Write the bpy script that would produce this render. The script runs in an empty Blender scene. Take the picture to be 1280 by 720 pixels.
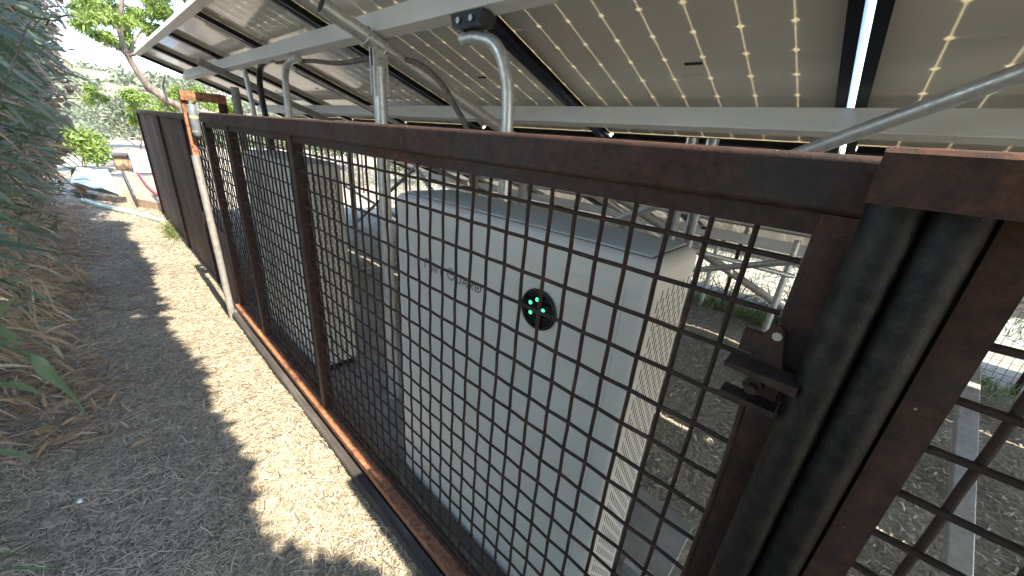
import bpy, math, random
import numpy as np
from mathutils import Vector, Matrix

random.seed(7); RNG = np.random.default_rng(7)
scene = bpy.context.scene
COL = scene.collection
R_ = math.radians

# ------------------------------------------------------------------ camera
CAMZ = 1.5
F = 463.0
def _n(v): v = np.array(v, float); return v / np.linalg.norm(v)
_x = _n([-545, -230, F]); _d = _n([-100, 1170, F]); _d = _n(_d - _x * (_d @ _x)); _z = -_d; _y = np.cross(_z, _x)
RW = np.array([_x, _y, _z])            # rows: world axes in camera coordinates (right, down, forward)
cam_data = bpy.data.cameras.new('camera'); cam = bpy.data.objects.new('camera', cam_data); COL.objects.link(cam)
cam_data.sensor_width = 36; cam_data.lens = 36 * F / 1280; cam_data.clip_end = 2000; cam_data.clip_start = 0.02
right, down, fwd = RW[:, 0], RW[:, 1], RW[:, 2]
m = Matrix.Identity(4)
for i in range(3):
    m[i][0] = right[i]; m[i][1] = -down[i]; m[i][2] = -fwd[i]
m[0][3], m[1][3], m[2][3] = 0, 0, CAMZ
cam.matrix_world = m
scene.camera = cam

# ------------------------------------------------------------------ light
SUN_EL, SUN_AZ = 49.0, 0.2             # the sun stands behind the camera, along the fence
to_light = Vector((math.cos(R_(SUN_EL)) * math.cos(R_(SUN_AZ)), math.cos(R_(SUN_EL)) * math.sin(R_(SUN_AZ)), -math.sin(R_(SUN_EL))))
world = bpy.data.worlds.new('World'); scene.world = world; world.use_nodes = True
wn = world.node_tree
sky = wn.nodes.new('ShaderNodeTexSky'); sky.sky_type = 'NISHITA'; sky.sun_disc = False
sky.sun_elevation = R_(SUN_EL); sky.sun_rotation = R_(-90.0); sky.dust_density = 0.6; sky.air_density = 1.0; sky.ozone_density = 1.0
bgn = wn.nodes['Background']; bgn.inputs['Strength'].default_value = 0.145
wn.links.new(sky.outputs['Color'], bgn.inputs['Color'])
sd = bpy.data.lights.new('sun', 'SUN'); sd.energy = 2.8; sd.angle = R_(0.53); sd.color = (1.0, 0.91, 0.76)
sun = bpy.data.objects.new('sun', sd); COL.objects.link(sun); sun.rotation_euler = to_light.to_track_quat('-Z', 'Y').to_euler()
sun.location = (-6, 0, 8)
vs = scene.view_settings
vs.view_transform = 'Standard'; vs.look = 'None'; vs.gamma = 1; vs.use_curve_mapping = False; vs.exposure = 2.6
scene.cycles.max_bounces = 7; scene.cycles.diffuse_bounces = 5; scene.cycles.glossy_bounces = 3; scene.cycles.transmission_bounces = 4; scene.cycles.use_denoising = True; scene.cycles.use_adaptive_sampling = True; scene.cycles.adaptive_threshold = 0.02
scene.cycles.sample_clamp_indirect = 6

# ------------------------------------------------------------------ pixel helpers (1280x720 photograph -> place)
def ray(u, v): return RW @ _n([u - 640, v - 360, F])
def onY(u, v, Y): r = ray(u, v); p = r / r[1] * Y; return Vector((p[0], p[1], p[2] + CAMZ))
def onZ(u, v, Z=0.0): r = ray(u, v); p = r / r[2] * (Z - CAMZ); return Vector((p[0], p[1], p[2] + CAMZ))
def onX(u, v, X): r = ray(u, v); p = r / r[0] * X; return Vector((p[0], p[1], p[2] + CAMZ))

# ------------------------------------------------------------------ materials
MAT = {}
def new_mat(name):
    mt = bpy.data.materials.new(name); mt.use_nodes = True
    nt = mt.node_tree; return mt, nt, nt.nodes['Principled BSDF']
def ramp(nt, stops):
    r = nt.nodes.new('ShaderNodeValToRGB'); el = r.color_ramp.elements
    while len(el) < len(stops): el.new(0.5)
    for e, (p, c) in zip(el, stops): e.position = p; e.color = (*c, 1)
    return r
def noise(nt, scale, detail=4, rough=0.55, vec=None):
    n = nt.nodes.new('ShaderNodeTexNoise'); n.inputs['Scale'].default_value = scale
    n.inputs['Detail'].default_value = detail; n.inputs['Roughness'].default_value = rough
    if vec: nt.links.new(vec, n.inputs['Vector'])
    return n
def coords(nt, scale=None):
    t = nt.nodes.new('ShaderNodeTexCoord'); out = t.outputs['Object']
    if scale:
        mp = nt.nodes.new('ShaderNodeMapping'); mp.inputs['Scale'].default_value = scale
        nt.links.new(out, mp.inputs['Vector']); out = mp.outputs['Vector']
    return out
def world_coords(nt, scale=None):
    g = nt.nodes.new('ShaderNodeNewGeometry'); out = g.outputs['Position']
    if scale:
        mp = nt.nodes.new('ShaderNodeMapping'); mp.inputs['Scale'].default_value = scale
        nt.links.new(out, mp.inputs['Vector']); out = mp.outputs['Vector']
    return out
def bump(nt, bs, src, strength=0.3, dist=0.002):
    b = nt.nodes.new('ShaderNodeBump'); b.inputs['Strength'].default_value = strength; b.inputs['Distance'].default_value = dist
    nt.links.new(src, b.inputs['Height']); nt.links.new(b.outputs['Normal'], bs.inputs['Normal'])
def noisy(name, stops, scale=8, detail=6, rough=0.8, metal=0.0, bscale=120, bstr=0.3, bdist=0.002, stretch=None, speck=None, rvar=None):
    mt, nt, bs = new_mat(name)
    vec = world_coords(nt, stretch)
    n = noise(nt, scale, detail, 0.62, vec); r = ramp(nt, stops)
    nt.links.new(n.outputs['Fac'], r.inputs['Fac']); col = r.outputs['Color']
    if speck:
        sc, thr, sc_col = speck
        v = nt.nodes.new('ShaderNodeTexVoronoi'); v.inputs['Scale'].default_value = sc; nt.links.new(world_coords(nt), v.inputs['Vector'])
        rr = ramp(nt, [(thr, (1, 1, 1)), (thr + 0.03, (0, 0, 0))]); nt.links.new(v.outputs['Distance'], rr.inputs['Fac'])
        mx = nt.nodes.new('ShaderNodeMix'); mx.data_type = 'RGBA'
        nt.links.new(rr.outputs['Color'], mx.inputs['Factor']); nt.links.new(col, mx.inputs['A']); mx.inputs['B'].default_value = (*sc_col, 1)
        col = mx.outputs['Result']
    nt.links.new(col, bs.inputs['Base Color'])
    bs.inputs['Roughness'].default_value = rough; bs.inputs['Metallic'].default_value = metal
    if rvar:
        rv = ramp(nt, [(0.3, (rvar[0],) * 3), (0.7, (rvar[1],) * 3)]); n3 = noise(nt, scale * 2.3, 5, 0.6, world_coords(nt))
        nt.links.new(n3.outputs['Fac'], rv.inputs['Fac']); nt.links.new(rv.outputs['Color'], bs.inputs['Roughness'])
    if bstr:
        n2 = noise(nt, bscale, 5, 0.65, world_coords(nt)); bump(nt, bs, n2.outputs['Fac'], bstr, bdist)
    MAT[name] = mt; return mt
def plain(name, col, rough=0.5, metal=0.0, emit=None, estr=1.0):
    mt, nt, bs = new_mat(name)
    bs.inputs['Base Color'].default_value = (*col, 1); bs.inputs['Roughness'].default_value = rough; bs.inputs['Metallic'].default_value = metal
    if emit: bs.inputs['Emission Color'].default_value = (*emit, 1); bs.inputs['Emission Strength'].default_value = estr
    MAT[name] = mt; return mt
def leafmat(name, cols, rough=0.5, trans=0.25):
    mt, nt, bs = new_mat(name)
    g = nt.nodes.new('ShaderNodeNewGeometry'); r = ramp(nt, [(i / (len(cols) - 1), c) for i, c in enumerate(cols)])
    nt.links.new(g.outputs['Random Per Island'], r.inputs['Fac']); nt.links.new(r.outputs['Color'], bs.inputs['Base Color'])
    bs.inputs['Roughness'].default_value = rough
    t = nt.nodes.new('ShaderNodeBsdfTranslucent'); nt.links.new(r.outputs['Color'], t.inputs['Color'])
    mx = nt.nodes.new('ShaderNodeMixShader'); mx.inputs['Fac'].default_value = trans
    nt.links.new(bs.outputs['BSDF'], mx.inputs[1]); nt.links.new(t.outputs['BSDF'], mx.inputs[2])
    nt.links.new(mx.outputs['Shader'], nt.nodes['Material Output'].inputs['Surface'])
    MAT[name] = mt; return mt

noisy('rust_wire', [(0.3, (0.022, 0.0115, 0.0085)), (0.55, (0.045, 0.021, 0.0135)), (0.75, (0.11, 0.048, 0.026))], scale=25, rough=0.75, bscale=500, bstr=0.4, bdist=0.001)
noisy('galvanised', [(0.3, (0.46, 0.46, 0.45)), (0.5, (0.57, 0.57, 0.56)), (0.7, (0.66, 0.66, 0.65))], scale=40, rough=0.42, metal=0.6, bscale=300, bstr=0.1, rvar=(0.32, 0.5))
noisy('dull_galvanised', [(0.3, (0.20, 0.19, 0.175)), (0.5, (0.27, 0.255, 0.235)), (0.7, (0.34, 0.32, 0.29))], scale=22, rough=0.6, metal=0.35, bscale=200, bstr=0.15, speck=(60, 0.12, (0.38, 0.24, 0.13)))
noisy('aluminium', [(0.3, (0.62, 0.60, 0.57)), (0.5, (0.70, 0.68, 0.65)), (0.7, (0.77, 0.75, 0.72))], scale=5, rough=0.55, metal=0.12, bscale=220, bstr=0.08, stretch=(0.25, 1, 1))
noisy('black_frame', [(0.3, (0.006, 0.007, 0.012)), (0.7, (0.012, 0.014, 0.024))], scale=6, rough=0.32, metal=0.4, bstr=0)
noisy('concrete', [(0.3, (0.22, 0.21, 0.20)), (0.5, (0.30, 0.29, 0.27)), (0.7, (0.36, 0.35, 0.33))], scale=6, rough=0.9, bscale=90, bstr=0.3)
noisy('battery_white', [(0.3, (0.63, 0.59, 0.53)), (0.7, (0.69, 0.65, 0.59))], scale=3, rough=0.42, bscale=400, bstr=0.04)
noisy('battery_grey', [(0.3, (0.46, 0.47, 0.46)), (0.7, (0.54, 0.55, 0.54))], scale=5, rough=0.5, bstr=0)
noisy('weathered_wood', [(0.3, (0.025, 0.021, 0.019)), (0.5, (0.055, 0.046, 0.04)), (0.7, (0.13, 0.11, 0.09))], scale=18, rough=0.9, stretch=(0.12, 1, 1), bscale=80, bstr=0.5, bdist=0.004)
noisy('tan_wood', [(0.3, (0.20, 0.13, 0.085)), (0.5, (0.30, 0.20, 0.13)), (0.7, (0.40, 0.28, 0.19))], scale=10, rough=0.85, stretch=(0.3, 1, 1), bscale=60, bstr=0.3)
noisy('bark', [(0.3, (0.06, 0.045, 0.035)), (0.5, (0.13, 0.10, 0.08)), (0.7, (0.24, 0.19, 0.15))], scale=14, rough=0.9, stretch=(1, 1, 0.4), bscale=40, bstr=0.7, bdist=0.01)
noisy('pale_sheet', [(0.3, (0.48, 0.50, 0.53)), (0.5, (0.60, 0.62, 0.65)), (0.7, (0.72, 0.73, 0.75))], scale=4, rough=0.6, bscale=30, bstr=0.3)
noisy('hose_green', [(0.3, (0.30, 0.40, 0.30)), (0.7, (0.45, 0.55, 0.44))], scale=10, rough=0.5, bstr=0)
noisy('brown_conduit', [(0.3, (0.10, 0.075, 0.06)), (0.7, (0.19, 0.15, 0.12))], scale=30, rough=0.6, bscale=200, bstr=0.3)
noisy('canister_grey', [(0.3, (0.10, 0.12, 0.13)), (0.7, (0.17, 0.19, 0.20))], scale=20, rough=0.45, bstr=0)
noisy('blue_tarp', [(0.3, (0.03, 0.16, 0.55)), (0.7, (0.06, 0.28, 0.75))], scale=9, rough=0.5, bscale=30, bstr=0.5, bdist=0.01)
plain('black_plastic', (0.012, 0.012, 0.014), 0.35)
plain('screen_black', (0.006, 0.006, 0.008), 0.08)
plain('slot_dark', (0.035, 0.033, 0.032), 0.8)
plain('logo_grey', (0.07, 0.072, 0.075), 0.5)
plain('led_green', (0.01, 0.25, 0.08), 0.3, 0, (0.05, 0.8, 0.3), 0.45)
plain('bolt_steel', (0.5, 0.5, 0.5), 0.35, 0.8)
plain('white_paint', (0.78, 0.78, 0.76), 0.5)
plain('band_tan', (0.42, 0.33, 0.22), 0.6)
plain('red_plastic', (0.16, 0.02, 0.02), 0.5)
plain('cell_black', (0.01, 0.012, 0.03), 0.25)
leafmat('straw', [(0.09, 0.075, 0.06), (0.30, 0.25, 0.185), (0.54, 0.45, 0.315), (0.64, 0.56, 0.42), (0.42, 0.325, 0.205)], 0.75, 0.1)
leafmat('chips', [(0.17, 0.15, 0.125), (0.34, 0.30, 0.245), (0.46, 0.41, 0.34), (0.58, 0.53, 0.46)], 0.85, 0.0)
leafmat('leaf_blue', [(0.055, 0.08, 0.045), (0.105, 0.14, 0.085), (0.17, 0.21, 0.15), (0.09, 0.13, 0.045), (0.25, 0.29, 0.21)], 0.55, 0.2)
leafmat('leaf_strap', [(0.11, 0.17, 0.09), (0.15, 0.22, 0.12), (0.20, 0.27, 0.17)], 0.35, 0.2)
leafmat('leaf_dry', [(0.26, 0.165, 0.09), (0.40, 0.28, 0.17), (0.50, 0.38, 0.25), (0.33, 0.21, 0.115), (0.55, 0.45, 0.33)], 0.7, 0.25)
leafmat('leaf_ivy', [(0.20, 0.135, 0.11), (0.32, 0.22, 0.18), (0.22, 0.18, 0.11), (0.40, 0.29, 0.24)], 0.65, 0.2)
leafmat('leaf_green', [(0.07, 0.12, 0.03), (0.11, 0.17, 0.05), (0.15, 0.21, 0.07), (0.09, 0.14, 0.05)], 0.5, 0.35)
leafmat('leaf_lime', [(0.13, 0.20, 0.035), (0.18, 0.26, 0.05), (0.23, 0.30, 0.07)], 0.5, 0.35)
leafmat('leaf_olive', [(0.10, 0.125, 0.07), (0.15, 0.175, 0.11), (0.20, 0.22, 0.15), (0.13, 0.14, 0.08)], 0.6, 0.25)
leafmat('grass', [(0.08, 0.13, 0.03), (0.13, 0.18, 0.05), (0.22, 0.21, 0.09)], 0.6, 0.3)

def rust_mat(name, dark, mid, warm, pale, stretch=(1, 1, 1), big=4.0):
    mt, nt, bs = new_mat(name); L = nt.links
    v1 = world_coords(nt, stretch); v2 = world_coords(nt)
    a = noise(nt, big, 6, 0.65, v1); ra = ramp(nt, [(0.36, dark), (0.47, mid), (0.58, mid), (0.68, warm)]); L.new(a.outputs['Fac'], ra.inputs['Fac'])
    b = noise(nt, 48, 6, 0.72, v2); rb = ramp(nt, [(0.36, (0.5, 0.5, 0.52)), (0.5, (1, 1, 1)), (0.66, (1.7, 1.55, 1.4))]); L.new(b.outputs['Fac'], rb.inputs['Fac'])
    mx = nt.nodes.new('ShaderNodeMix'); mx.data_type = 'RGBA'; mx.blend_type = 'MULTIPLY'; mx.inputs['Factor'].default_value = 1
    L.new(ra.outputs['Color'], mx.inputs['A']); L.new(rb.outputs['Color'], mx.inputs['B'])
    vo = nt.nodes.new('ShaderNodeTexVoronoi'); vo.inputs['Scale'].default_value = 30; L.new(v2, vo.inputs['Vector'])
    nz = noise(nt, 9, 2, 0.5, v2); ad = nt.nodes.new('ShaderNodeMath'); ad.operation = 'MULTIPLY'; L.new(vo.outputs['Distance'], ad.inputs[0])
    rz = ramp(nt, [(0.45, (4, 4, 4)), (0.6, (1, 1, 1))]); L.new(nz.outputs['Fac'], rz.inputs['Fac']); L.new(rz.outputs['Color'], ad.inputs[1])
    rs = ramp(nt, [(0.05, (1, 1, 1)), (0.075, (0, 0, 0))]); L.new(ad.outputs[0], rs.inputs['Fac'])
    m2 = nt.nodes.new('ShaderNodeMix'); m2.data_type = 'RGBA'; L.new(rs.outputs['Color'], m2.inputs['Factor']); L.new(mx.outputs['Result'], m2.inputs['A']); m2.inputs['B'].default_value = (*pale, 1)
    L.new(m2.outputs['Result'], bs.inputs['Base Color'])
    rr = ramp(nt, [(0.35, (0.55,) * 3), (0.65, (0.92,) * 3)]); L.new(a.outputs['Fac'], rr.inputs['Fac']); L.new(rr.outputs['Color'], bs.inputs['Roughness'])
    c = noise(nt, 300, 5, 0.7, v2); bump(nt, bs, c.outputs['Fac'], 0.6, 0.0016)
    MAT[name] = mt
rust_mat('rust', (0.021, 0.0105, 0.0078), (0.046, 0.0185, 0.0115), (0.115, 0.043, 0.020), (0.40, 0.36, 0.31))
rust_mat('rust_orange', (0.13, 0.052, 0.028), (0.27, 0.115, 0.055), (0.40, 0.19, 0.09), (0.45, 0.36, 0.26), big=6)
rust_mat('rust_sheet', (0.030, 0.0135, 0.0095), (0.056, 0.0235, 0.0145), (0.13, 0.052, 0.025), (0.2, 0.12, 0.08), (1, 1, 0.4), 2.2)
rust_mat('old_pipe', (0.014, 0.012, 0.0115), (0.025, 0.0235, 0.023), (0.045, 0.026, 0.017), (0.2, 0.19, 0.18), (1, 1, 0.12), 7)
_b = MAT['old_pipe'].node_tree.nodes['Principled BSDF']; _b.inputs['Metallic'].default_value = 0.6
MAT['old_pipe'].node_tree.links.remove(_b.inputs['Roughness'].links[0]); _b.inputs['Roughness'].default_value = 0.36
def backsheet_mat():
    mt, nt, bs = new_mat('backsheet')
    n = noise(nt, 2.2, 4, 0.5, coords(nt)); r = ramp(nt, [(0.3, (0.82, 0.81, 0.80)), (0.7, (0.88, 0.87, 0.86))])
    nt.links.new(n.outputs['Fac'], r.inputs['Fac']); nt.links.new(r.outputs['Color'], bs.inputs['Base Color'])
    bs.inputs['Roughness'].default_value = 0.09; bs.inputs['IOR'].default_value = 1.5
    t = nt.nodes.new('ShaderNodeBsdfTranslucent'); t.inputs['Color'].default_value = (0.95, 0.84, 0.60, 1)
    mx = nt.nodes.new('ShaderNodeMixShader'); mx.inputs['Fac'].default_value = 0.3
    nt.links.new(bs.outputs['BSDF'], mx.inputs[1]); nt.links.new(t.outputs['BSDF'], mx.inputs[2])
    nt.links.new(mx.outputs['Shader'], nt.nodes['Material Output'].inputs['Surface'])
    MAT['backsheet'] = mt
backsheet_mat()

def ground_mat():
    mt, nt, bs = new_mat('ground')
    vec = world_coords(nt)
    n1 = noise(nt, 55, 8, 0.7, vec); r1 = ramp(nt, [(0.3, (0.14, 0.12, 0.09)), (0.48, (0.32, 0.275, 0.205)), (0.62, (0.47, 0.415, 0.315)), (0.8, (0.58, 0.53, 0.42))])
    nt.links.new(n1.outputs['Fac'], r1.inputs['Fac'])
    n2 = noise(nt, 1.6, 5, 0.6, vec); r2 = ramp(nt, [(0.35, (0.72, 0.70, 0.68)), (0.65, (1.0, 1.0, 1.0))])
    nt.links.new(n2.outputs['Fac'], r2.inputs['Fac'])
    mx = nt.nodes.new('ShaderNodeMix'); mx.data_type = 'RGBA'; mx.blend_type = 'MULTIPLY'; mx.inputs['Factor'].default_value = 1
    nt.links.new(r1.outputs['Color'], mx.inputs['A']); nt.links.new(r2.outputs['Color'], mx.inputs['B'])
    nt.links.new(mx.outputs['Result'], bs.inputs['Base Color']); bs.inputs['Roughness'].default_value = 0.95
    n3 = noise(nt, 160, 6, 0.7, vec); bump(nt, bs, n3.outputs['Fac'], 0.8, 0.006)
    MAT['ground'] = mt
ground_mat()
noisy('hill_scrub', [(0.3, (0.10, 0.11, 0.06)), (0.45, (0.17, 0.17, 0.10)), (0.6, (0.24, 0.22, 0.14)), (0.75, (0.34, 0.30, 0.20))], scale=0.35, rough=0.95, bscale=1.5, bstr=0.8, bdist=0.4)

# ------------------------------------------------------------------ mesh builders
class MB:
    def __init__(s): s.v = []; s.f = []; s.sm = []
    def add(s, vs, fs, smooth=False):
        o = len(s.v); s.v.extend([tuple(v) for v in vs]); s.f.extend([tuple(i + o for i in f) for f in fs]); s.sm.extend([smooth] * len(fs)); return s
    def box(s, lo, hi, M=None):
        x0, y0, z0 = lo; x1, y1, z1 = hi
        vs = [Vector(p) for p in ((x0, y0, z0), (x1, y0, z0), (x1, y1, z0), (x0, y1, z0), (x0, y0, z1), (x1, y0, z1), (x1, y1, z1), (x0, y1, z1))]
        if M: vs = [M @ v for v in vs]
        return s.add(vs, [(0, 3, 2, 1), (4, 5, 6, 7), (0, 1, 5, 4), (1, 2, 6, 5), (2, 3, 7, 6), (3, 0, 4, 7)])
    def tube(s, pts, r, n=10, caps=True, hollow=False):
        pts = [Vector(p) for p in pts]; rr = r if isinstance(r, (list, tuple)) else [r] * len(pts)
        t0 = (pts[1] - pts[0]).normalized(); up = Vector((0, 0, 1)) if abs(t0.z) < 0.9 else Vector((1, 0, 0))
        a = t0.cross(up).normalized(); rings = []
        for i, p in enumerate(pts):
            if i == 0: t = t0
            elif i == len(pts) - 1: t = (pts[i] - pts[i - 1]).normalized()
            else: t = (pts[i + 1] - pts[i - 1]).normalized()
            a = (a - t * a.dot(t)).normalized(); b = t.cross(a)
            rings.append([p + a * (math.cos(2 * math.pi * k / n) * rr[i]) + b * (math.sin(2 * math.pi * k / n) * rr[i]) for k in range(n)])
        vs = [v for r_ in rings for v in r_]; fs = []
        for i in range(len(pts) - 1):
            for k in range(n):
                k2 = (k + 1) % n; fs.append((i * n + k, i * n + k2, (i + 1) * n + k2, (i + 1) * n + k))
        s.add(vs, fs, True)
        if caps:
            s.add(rings[0], [tuple(range(n))[::-1]]); s.add(rings[-1], [tuple(range(n))])
        return s
    def extrude(s, prof, p0, p1, ax, ay, smooth=False):
        p0, p1, ax, ay = Vector(p0), Vector(p1), Vector(ax), Vector(ay); n = len(prof)
        A = [p0 + ax * u + ay * v for u, v in prof]; B = [p1 + ax * u + ay * v for u, v in prof]
        s.add(A + B, [(k, (k + 1) % n, n + (k + 1) % n, n + k) for k in range(n)], smooth)
        s.add(A, [tuple(range(n))[::-1]]); s.add(B, [tuple(range(n))]); return s
    def build(s, name, mat, parent=None, **kw):
        o = mesh_obj(name, s.v, s.f, mat, parent, s.sm); tag(o, **kw) if kw else None; return o
def rrect(w, h, r, n=4):
    out = []
    for cx, cy, a0 in ((w / 2 - r, h / 2 - r, 0), (-w / 2 + r, h / 2 - r, 90), (-w / 2 + r, -h / 2 + r, 180), (w / 2 - r, -h / 2 + r, 270)):
        for k in range(n + 1):
            a = R_(a0 + 90 * k / n); out.append((cx + r * math.cos(a), cy + r * math.sin(a)))
    return out
def pos_of(parent):
    p = Vector((0, 0, 0))
    while parent is not None: p = p + parent.location; parent = parent.parent
    return p
def mesh_obj(name, v, f, mat, parent=None, sm=None):
    me = bpy.data.meshes.new(name); base = pos_of(parent)
    me.from_pydata([tuple(Vector(p) - base) for p in v], [], f)
    if sm: me.polygons.foreach_set('use_smooth', sm)
    me.materials.append(MAT[mat]); me.validate(); me.update()
    o = bpy.data.objects.new(name, me); COL.objects.link(o); o.parent = parent; return o
def np_obj(name, V, Fq, mat, parent=None, smooth=False):
    """V (n,3), Fq list of index arrays of equal width"""
    me = bpy.data.meshes.new(name); base = np.array(pos_of(parent)); V = V - base
    me.vertices.add(len(V)); me.vertices.foreach_set('co', V.astype(np.float32).ravel())
    loops = np.concatenate([a.ravel() for a in Fq]); starts = []; o = 0
    for a in Fq:
        starts.append(o + np.arange(len(a)) * a.shape[1]); o += a.size
    starts = np.concatenate(starts)
    me.loops.add(len(loops)); me.loops.foreach_set('vertex_index', loops.astype(np.int32))
    me.polygons.add(len(starts)); me.polygons.foreach_set('loop_start', starts.astype(np.int32))
    if smooth: me.polygons.foreach_set('use_smooth', np.ones(len(starts), bool))
    me.materials.append(MAT[mat]); me.update(calc_edges=True); me.validate()
    ob = bpy.data.objects.new(name, me); COL.objects.link(ob); ob.parent = parent; return ob
def tag(o, label=None, cat=None, group=None, kind=None):
    if label: o['label'] = label
    if cat: o['category'] = cat
    if group: o['group'] = group
    if kind: o['kind'] = kind
    return o
def thing(name, label, cat, loc=(0, 0, 0), group=None):
    o = bpy.data.objects.new(name, None); COL.objects.link(o); o.location = loc; o.empty_display_size = 0.1
    return tag(o, label, cat, group)
def inst(name, me, parent, loc=(0, 0, 0), rot=None):
    o = bpy.data.objects.new(name, me); COL.objects.link(o); o.parent = parent; o.location = loc
    if rot: o.rotation_euler = rot
    return o
def smooth_path(pts, n=6):
    P = [Vector(p) for p in pts]; P = [P[0] * 2 - P[1]] + P + [P[-1] * 2 - P[-2]]; out = []
    for i in range(1, len(P) - 2):
        for k in range(n):
            t = k / n; a, b, c, d = P[i - 1], P[i], P[i + 1], P[i + 2]
            out.append(0.5 * ((2 * b) + (c - a) * t + (2 * a - 5 * b + 4 * c - d) * t * t + (3 * b - a - 3 * c + d) * t ** 3))
    out.append(P[-2]); return out

# leaves: N strips of three segments that taper and droop
def leaf_arrays(P, Dv, L, W, bend=0.3, rng=RNG, tri=False):
    N = len(P); Dv = Dv / np.linalg.norm(Dv, axis=1, keepdims=True)
    rv = rng.normal(size=(N, 3)); S = np.cross(Dv, rv); S /= np.linalg.norm(S, axis=1, keepdims=True) + 1e-9
    Nn = np.cross(S, Dv)
    bend = bend * rng.uniform(0.2, 1.4, N) if np.isscalar(bend) else bend
    def pt(t): return P + Dv * (L * t)[:, None] + np.array([0, 0, -1.0]) * (L * bend * t * t)[:, None] + Nn * (0.06 * L * math.sin(3.1 * t[0]))[:, None]
    o = np.ones(N)
    w = W[:, None]
    rows = [pt(o * 0) - S * w * 0.18, pt(o * 0) + S * w * 0.18, pt(o * 0.35) - S * w * 0.5, pt(o * 0.35) + S * w * 0.5,
            pt(o * 0.7) - S * w * 0.38, pt(o * 0.7) + S * w * 0.38, pt(o * 1.0)]
    V = np.stack(rows, 1).reshape(-1, 3); b = (np.arange(N) * 7)[:, None]
    Q = np.concatenate([b + np.array([[0, 1, 3, 2]]), b + np.array([[2, 3, 5, 4]])]); T = b + np.array([[4, 5, 6]])
    return V, Q, T
def leaves(name, P, Dv, L, W, mat, parent=None, bend=0.3):
    V, Q, T = leaf_arrays(np.asarray(P, float), np.asarray(Dv, float), np.asarray(L, float), np.asarray(W, float), bend)
    return np_obj(name, V, [Q, T], mat, parent)
def blob_points(n, c, r, shell=0.55, rng=RNG):
    d = rng.normal(size=(n, 3)); d /= np.linalg.norm(d, axis=1, keepdims=True)
    k = (shell + (1 - shell) * rng.uniform(size=n) ** 0.6)[:, None]
    return np.array(c) + d * k * np.array(r), d

# ================================================================== THE SETTING
def fine(a, b, c, d, e, f):
    return np.unique(np.concatenate([a, b, c, d, e, f]).round(3))
gx = np.unique(np.concatenate([[-600, -200, -60, -25, -12, -6], np.arange(-3, 10, 0.09), np.arange(10, 20, 0.5), [22, 26, 32, 40, 60, 110, 250, 600]]).round(3))
gy = np.unique(np.concatenate([[-600, -200, -60, -25, -14, -9, -7], np.arange(-6, 2.5, 0.09), [3, 4, 6, 10, 25, 60, 200, 600]]).round(3))
GX, GY = np.meshgrid(gx, gy, indexing='ij')
def ground_h(x, y):
    h = 0.012 * np.sin(x * 2.1 + 1) * np.sin(y * 2.7) + 0.008 * np.sin(x * 5.3 + y * 4.1) + 0.005 * np.sin(x * 11 - y * 9)
    h = h + 0.10 * np.clip((y - 0.25) / 0.8, 0, 1) ** 1.5                   # the bank under the hedge
    return h * np.clip((14 - np.abs(x)) / 6, 0, 1) - 0.005
GZ = ground_h(GX, GY)
V = np.stack([GX, GY, GZ], -1).reshape(-1, 3); ny = len(gy); nx = len(gx)
idx = (np.arange(nx - 1)[:, None] * ny + np.arange(ny - 1)[None, :]).ravel()[:, None]
ground = np_obj('ground', V, [idx + np.array([[0, ny, ny + 1, 1]])], 'ground', None, True); tag(ground, kind='structure')

# hills far behind
hx = np.linspace(0, 1, 26); hy = np.linspace(-260, 160, 60)
HV = []
for t in hx:
    for y in hy:
        X = 70 + 190 * t
        z = 9.5 * math.sin(math.pi * min(1, t * 1.25)) ** 1.3 * (0.8 + 0.25 * math.sin(y * 0.021 + 0.8) + 0.1 * math.sin(y * 0.09 + t * 5))
        HV.append((X, y, z - 0.3))
n_ = len(hy); idx = (np.arange(len(hx) - 1)[:, None] * n_ + np.arange(n_ - 1)[None, :]).ravel()[:, None]
tag(np_obj('hill', np.array(HV), [idx + np.array([[0, n_, n_ + 1, 1]])], 'hill_scrub', None, True), kind='structure')

# ---- straw mulch
def straw(name, n, xr, yr, lr, wr, mat, lift=0.012, label=None, cat=None, keep=None, near_pow=1.0):
    u = RNG.uniform(size=n) ** near_pow
    x = xr[0] + (xr[1] - xr[0]) * u; y = RNG.uniform(*yr, n)
    if keep is not None: k = keep(x, y); x, y = x[k], y[k]
    n = len(x); a = RNG.uniform(0, 2 * math.pi, n); tl = RNG.normal(0, 0.16, n)
    D = np.stack([np.cos(a), np.sin(a), tl], 1); P = np.stack([x, y, ground_h(x, y) + RNG.uniform(0.001, lift, n)], 1)
    L = RNG.uniform(*lr, n); W = RNG.uniform(*wr, n)
    D /= np.linalg.norm(D, axis=1, keepdims=True); S = np.stack([-np.sin(a), np.cos(a), RNG.normal(0, .3, n)], 1)
    mid = P + np.stack([RNG.normal(0, .06, n), RNG.normal(0, .06, n), RNG.uniform(0, .1, n)], 1) * L[:, None]
    w = W[:, None] / 2; l = L[:, None] / 2
    V = np.stack([P - D * l - S * w, P - D * l + S * w, mid - S * w, mid + S * w, P + D * l - S * w * .5, P + D * l + S * w * .5], 1).reshape(-1, 3)
    b = (np.arange(n) * 6)[:, None]; Q = np.concatenate([b + np.array([[0, 1, 3, 2]]), b + np.array([[2, 3, 5, 4]])])
    o = np_obj(name, V, [Q], mat); return tag(o, label, cat, kind='stuff')
straw('straw_blades', 1300, (0.3, 6.0), (-0.5, 0.6), (0.05, 0.11), (0.002, 0.0045), 'straw', 0.02, 'longer flat dry blades scattered over the straw path', 'straw', near_pow=1.3)
straw('straw_mulch', 62000, (0.15, 5.2), (-0.55, 0.75), (0.018, 0.07), (0.0014, 0.0036), 'straw', 0.014, 'pale dry straw mulch strewn over the path beside the fence', 'straw', near_pow=1.25)
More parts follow.
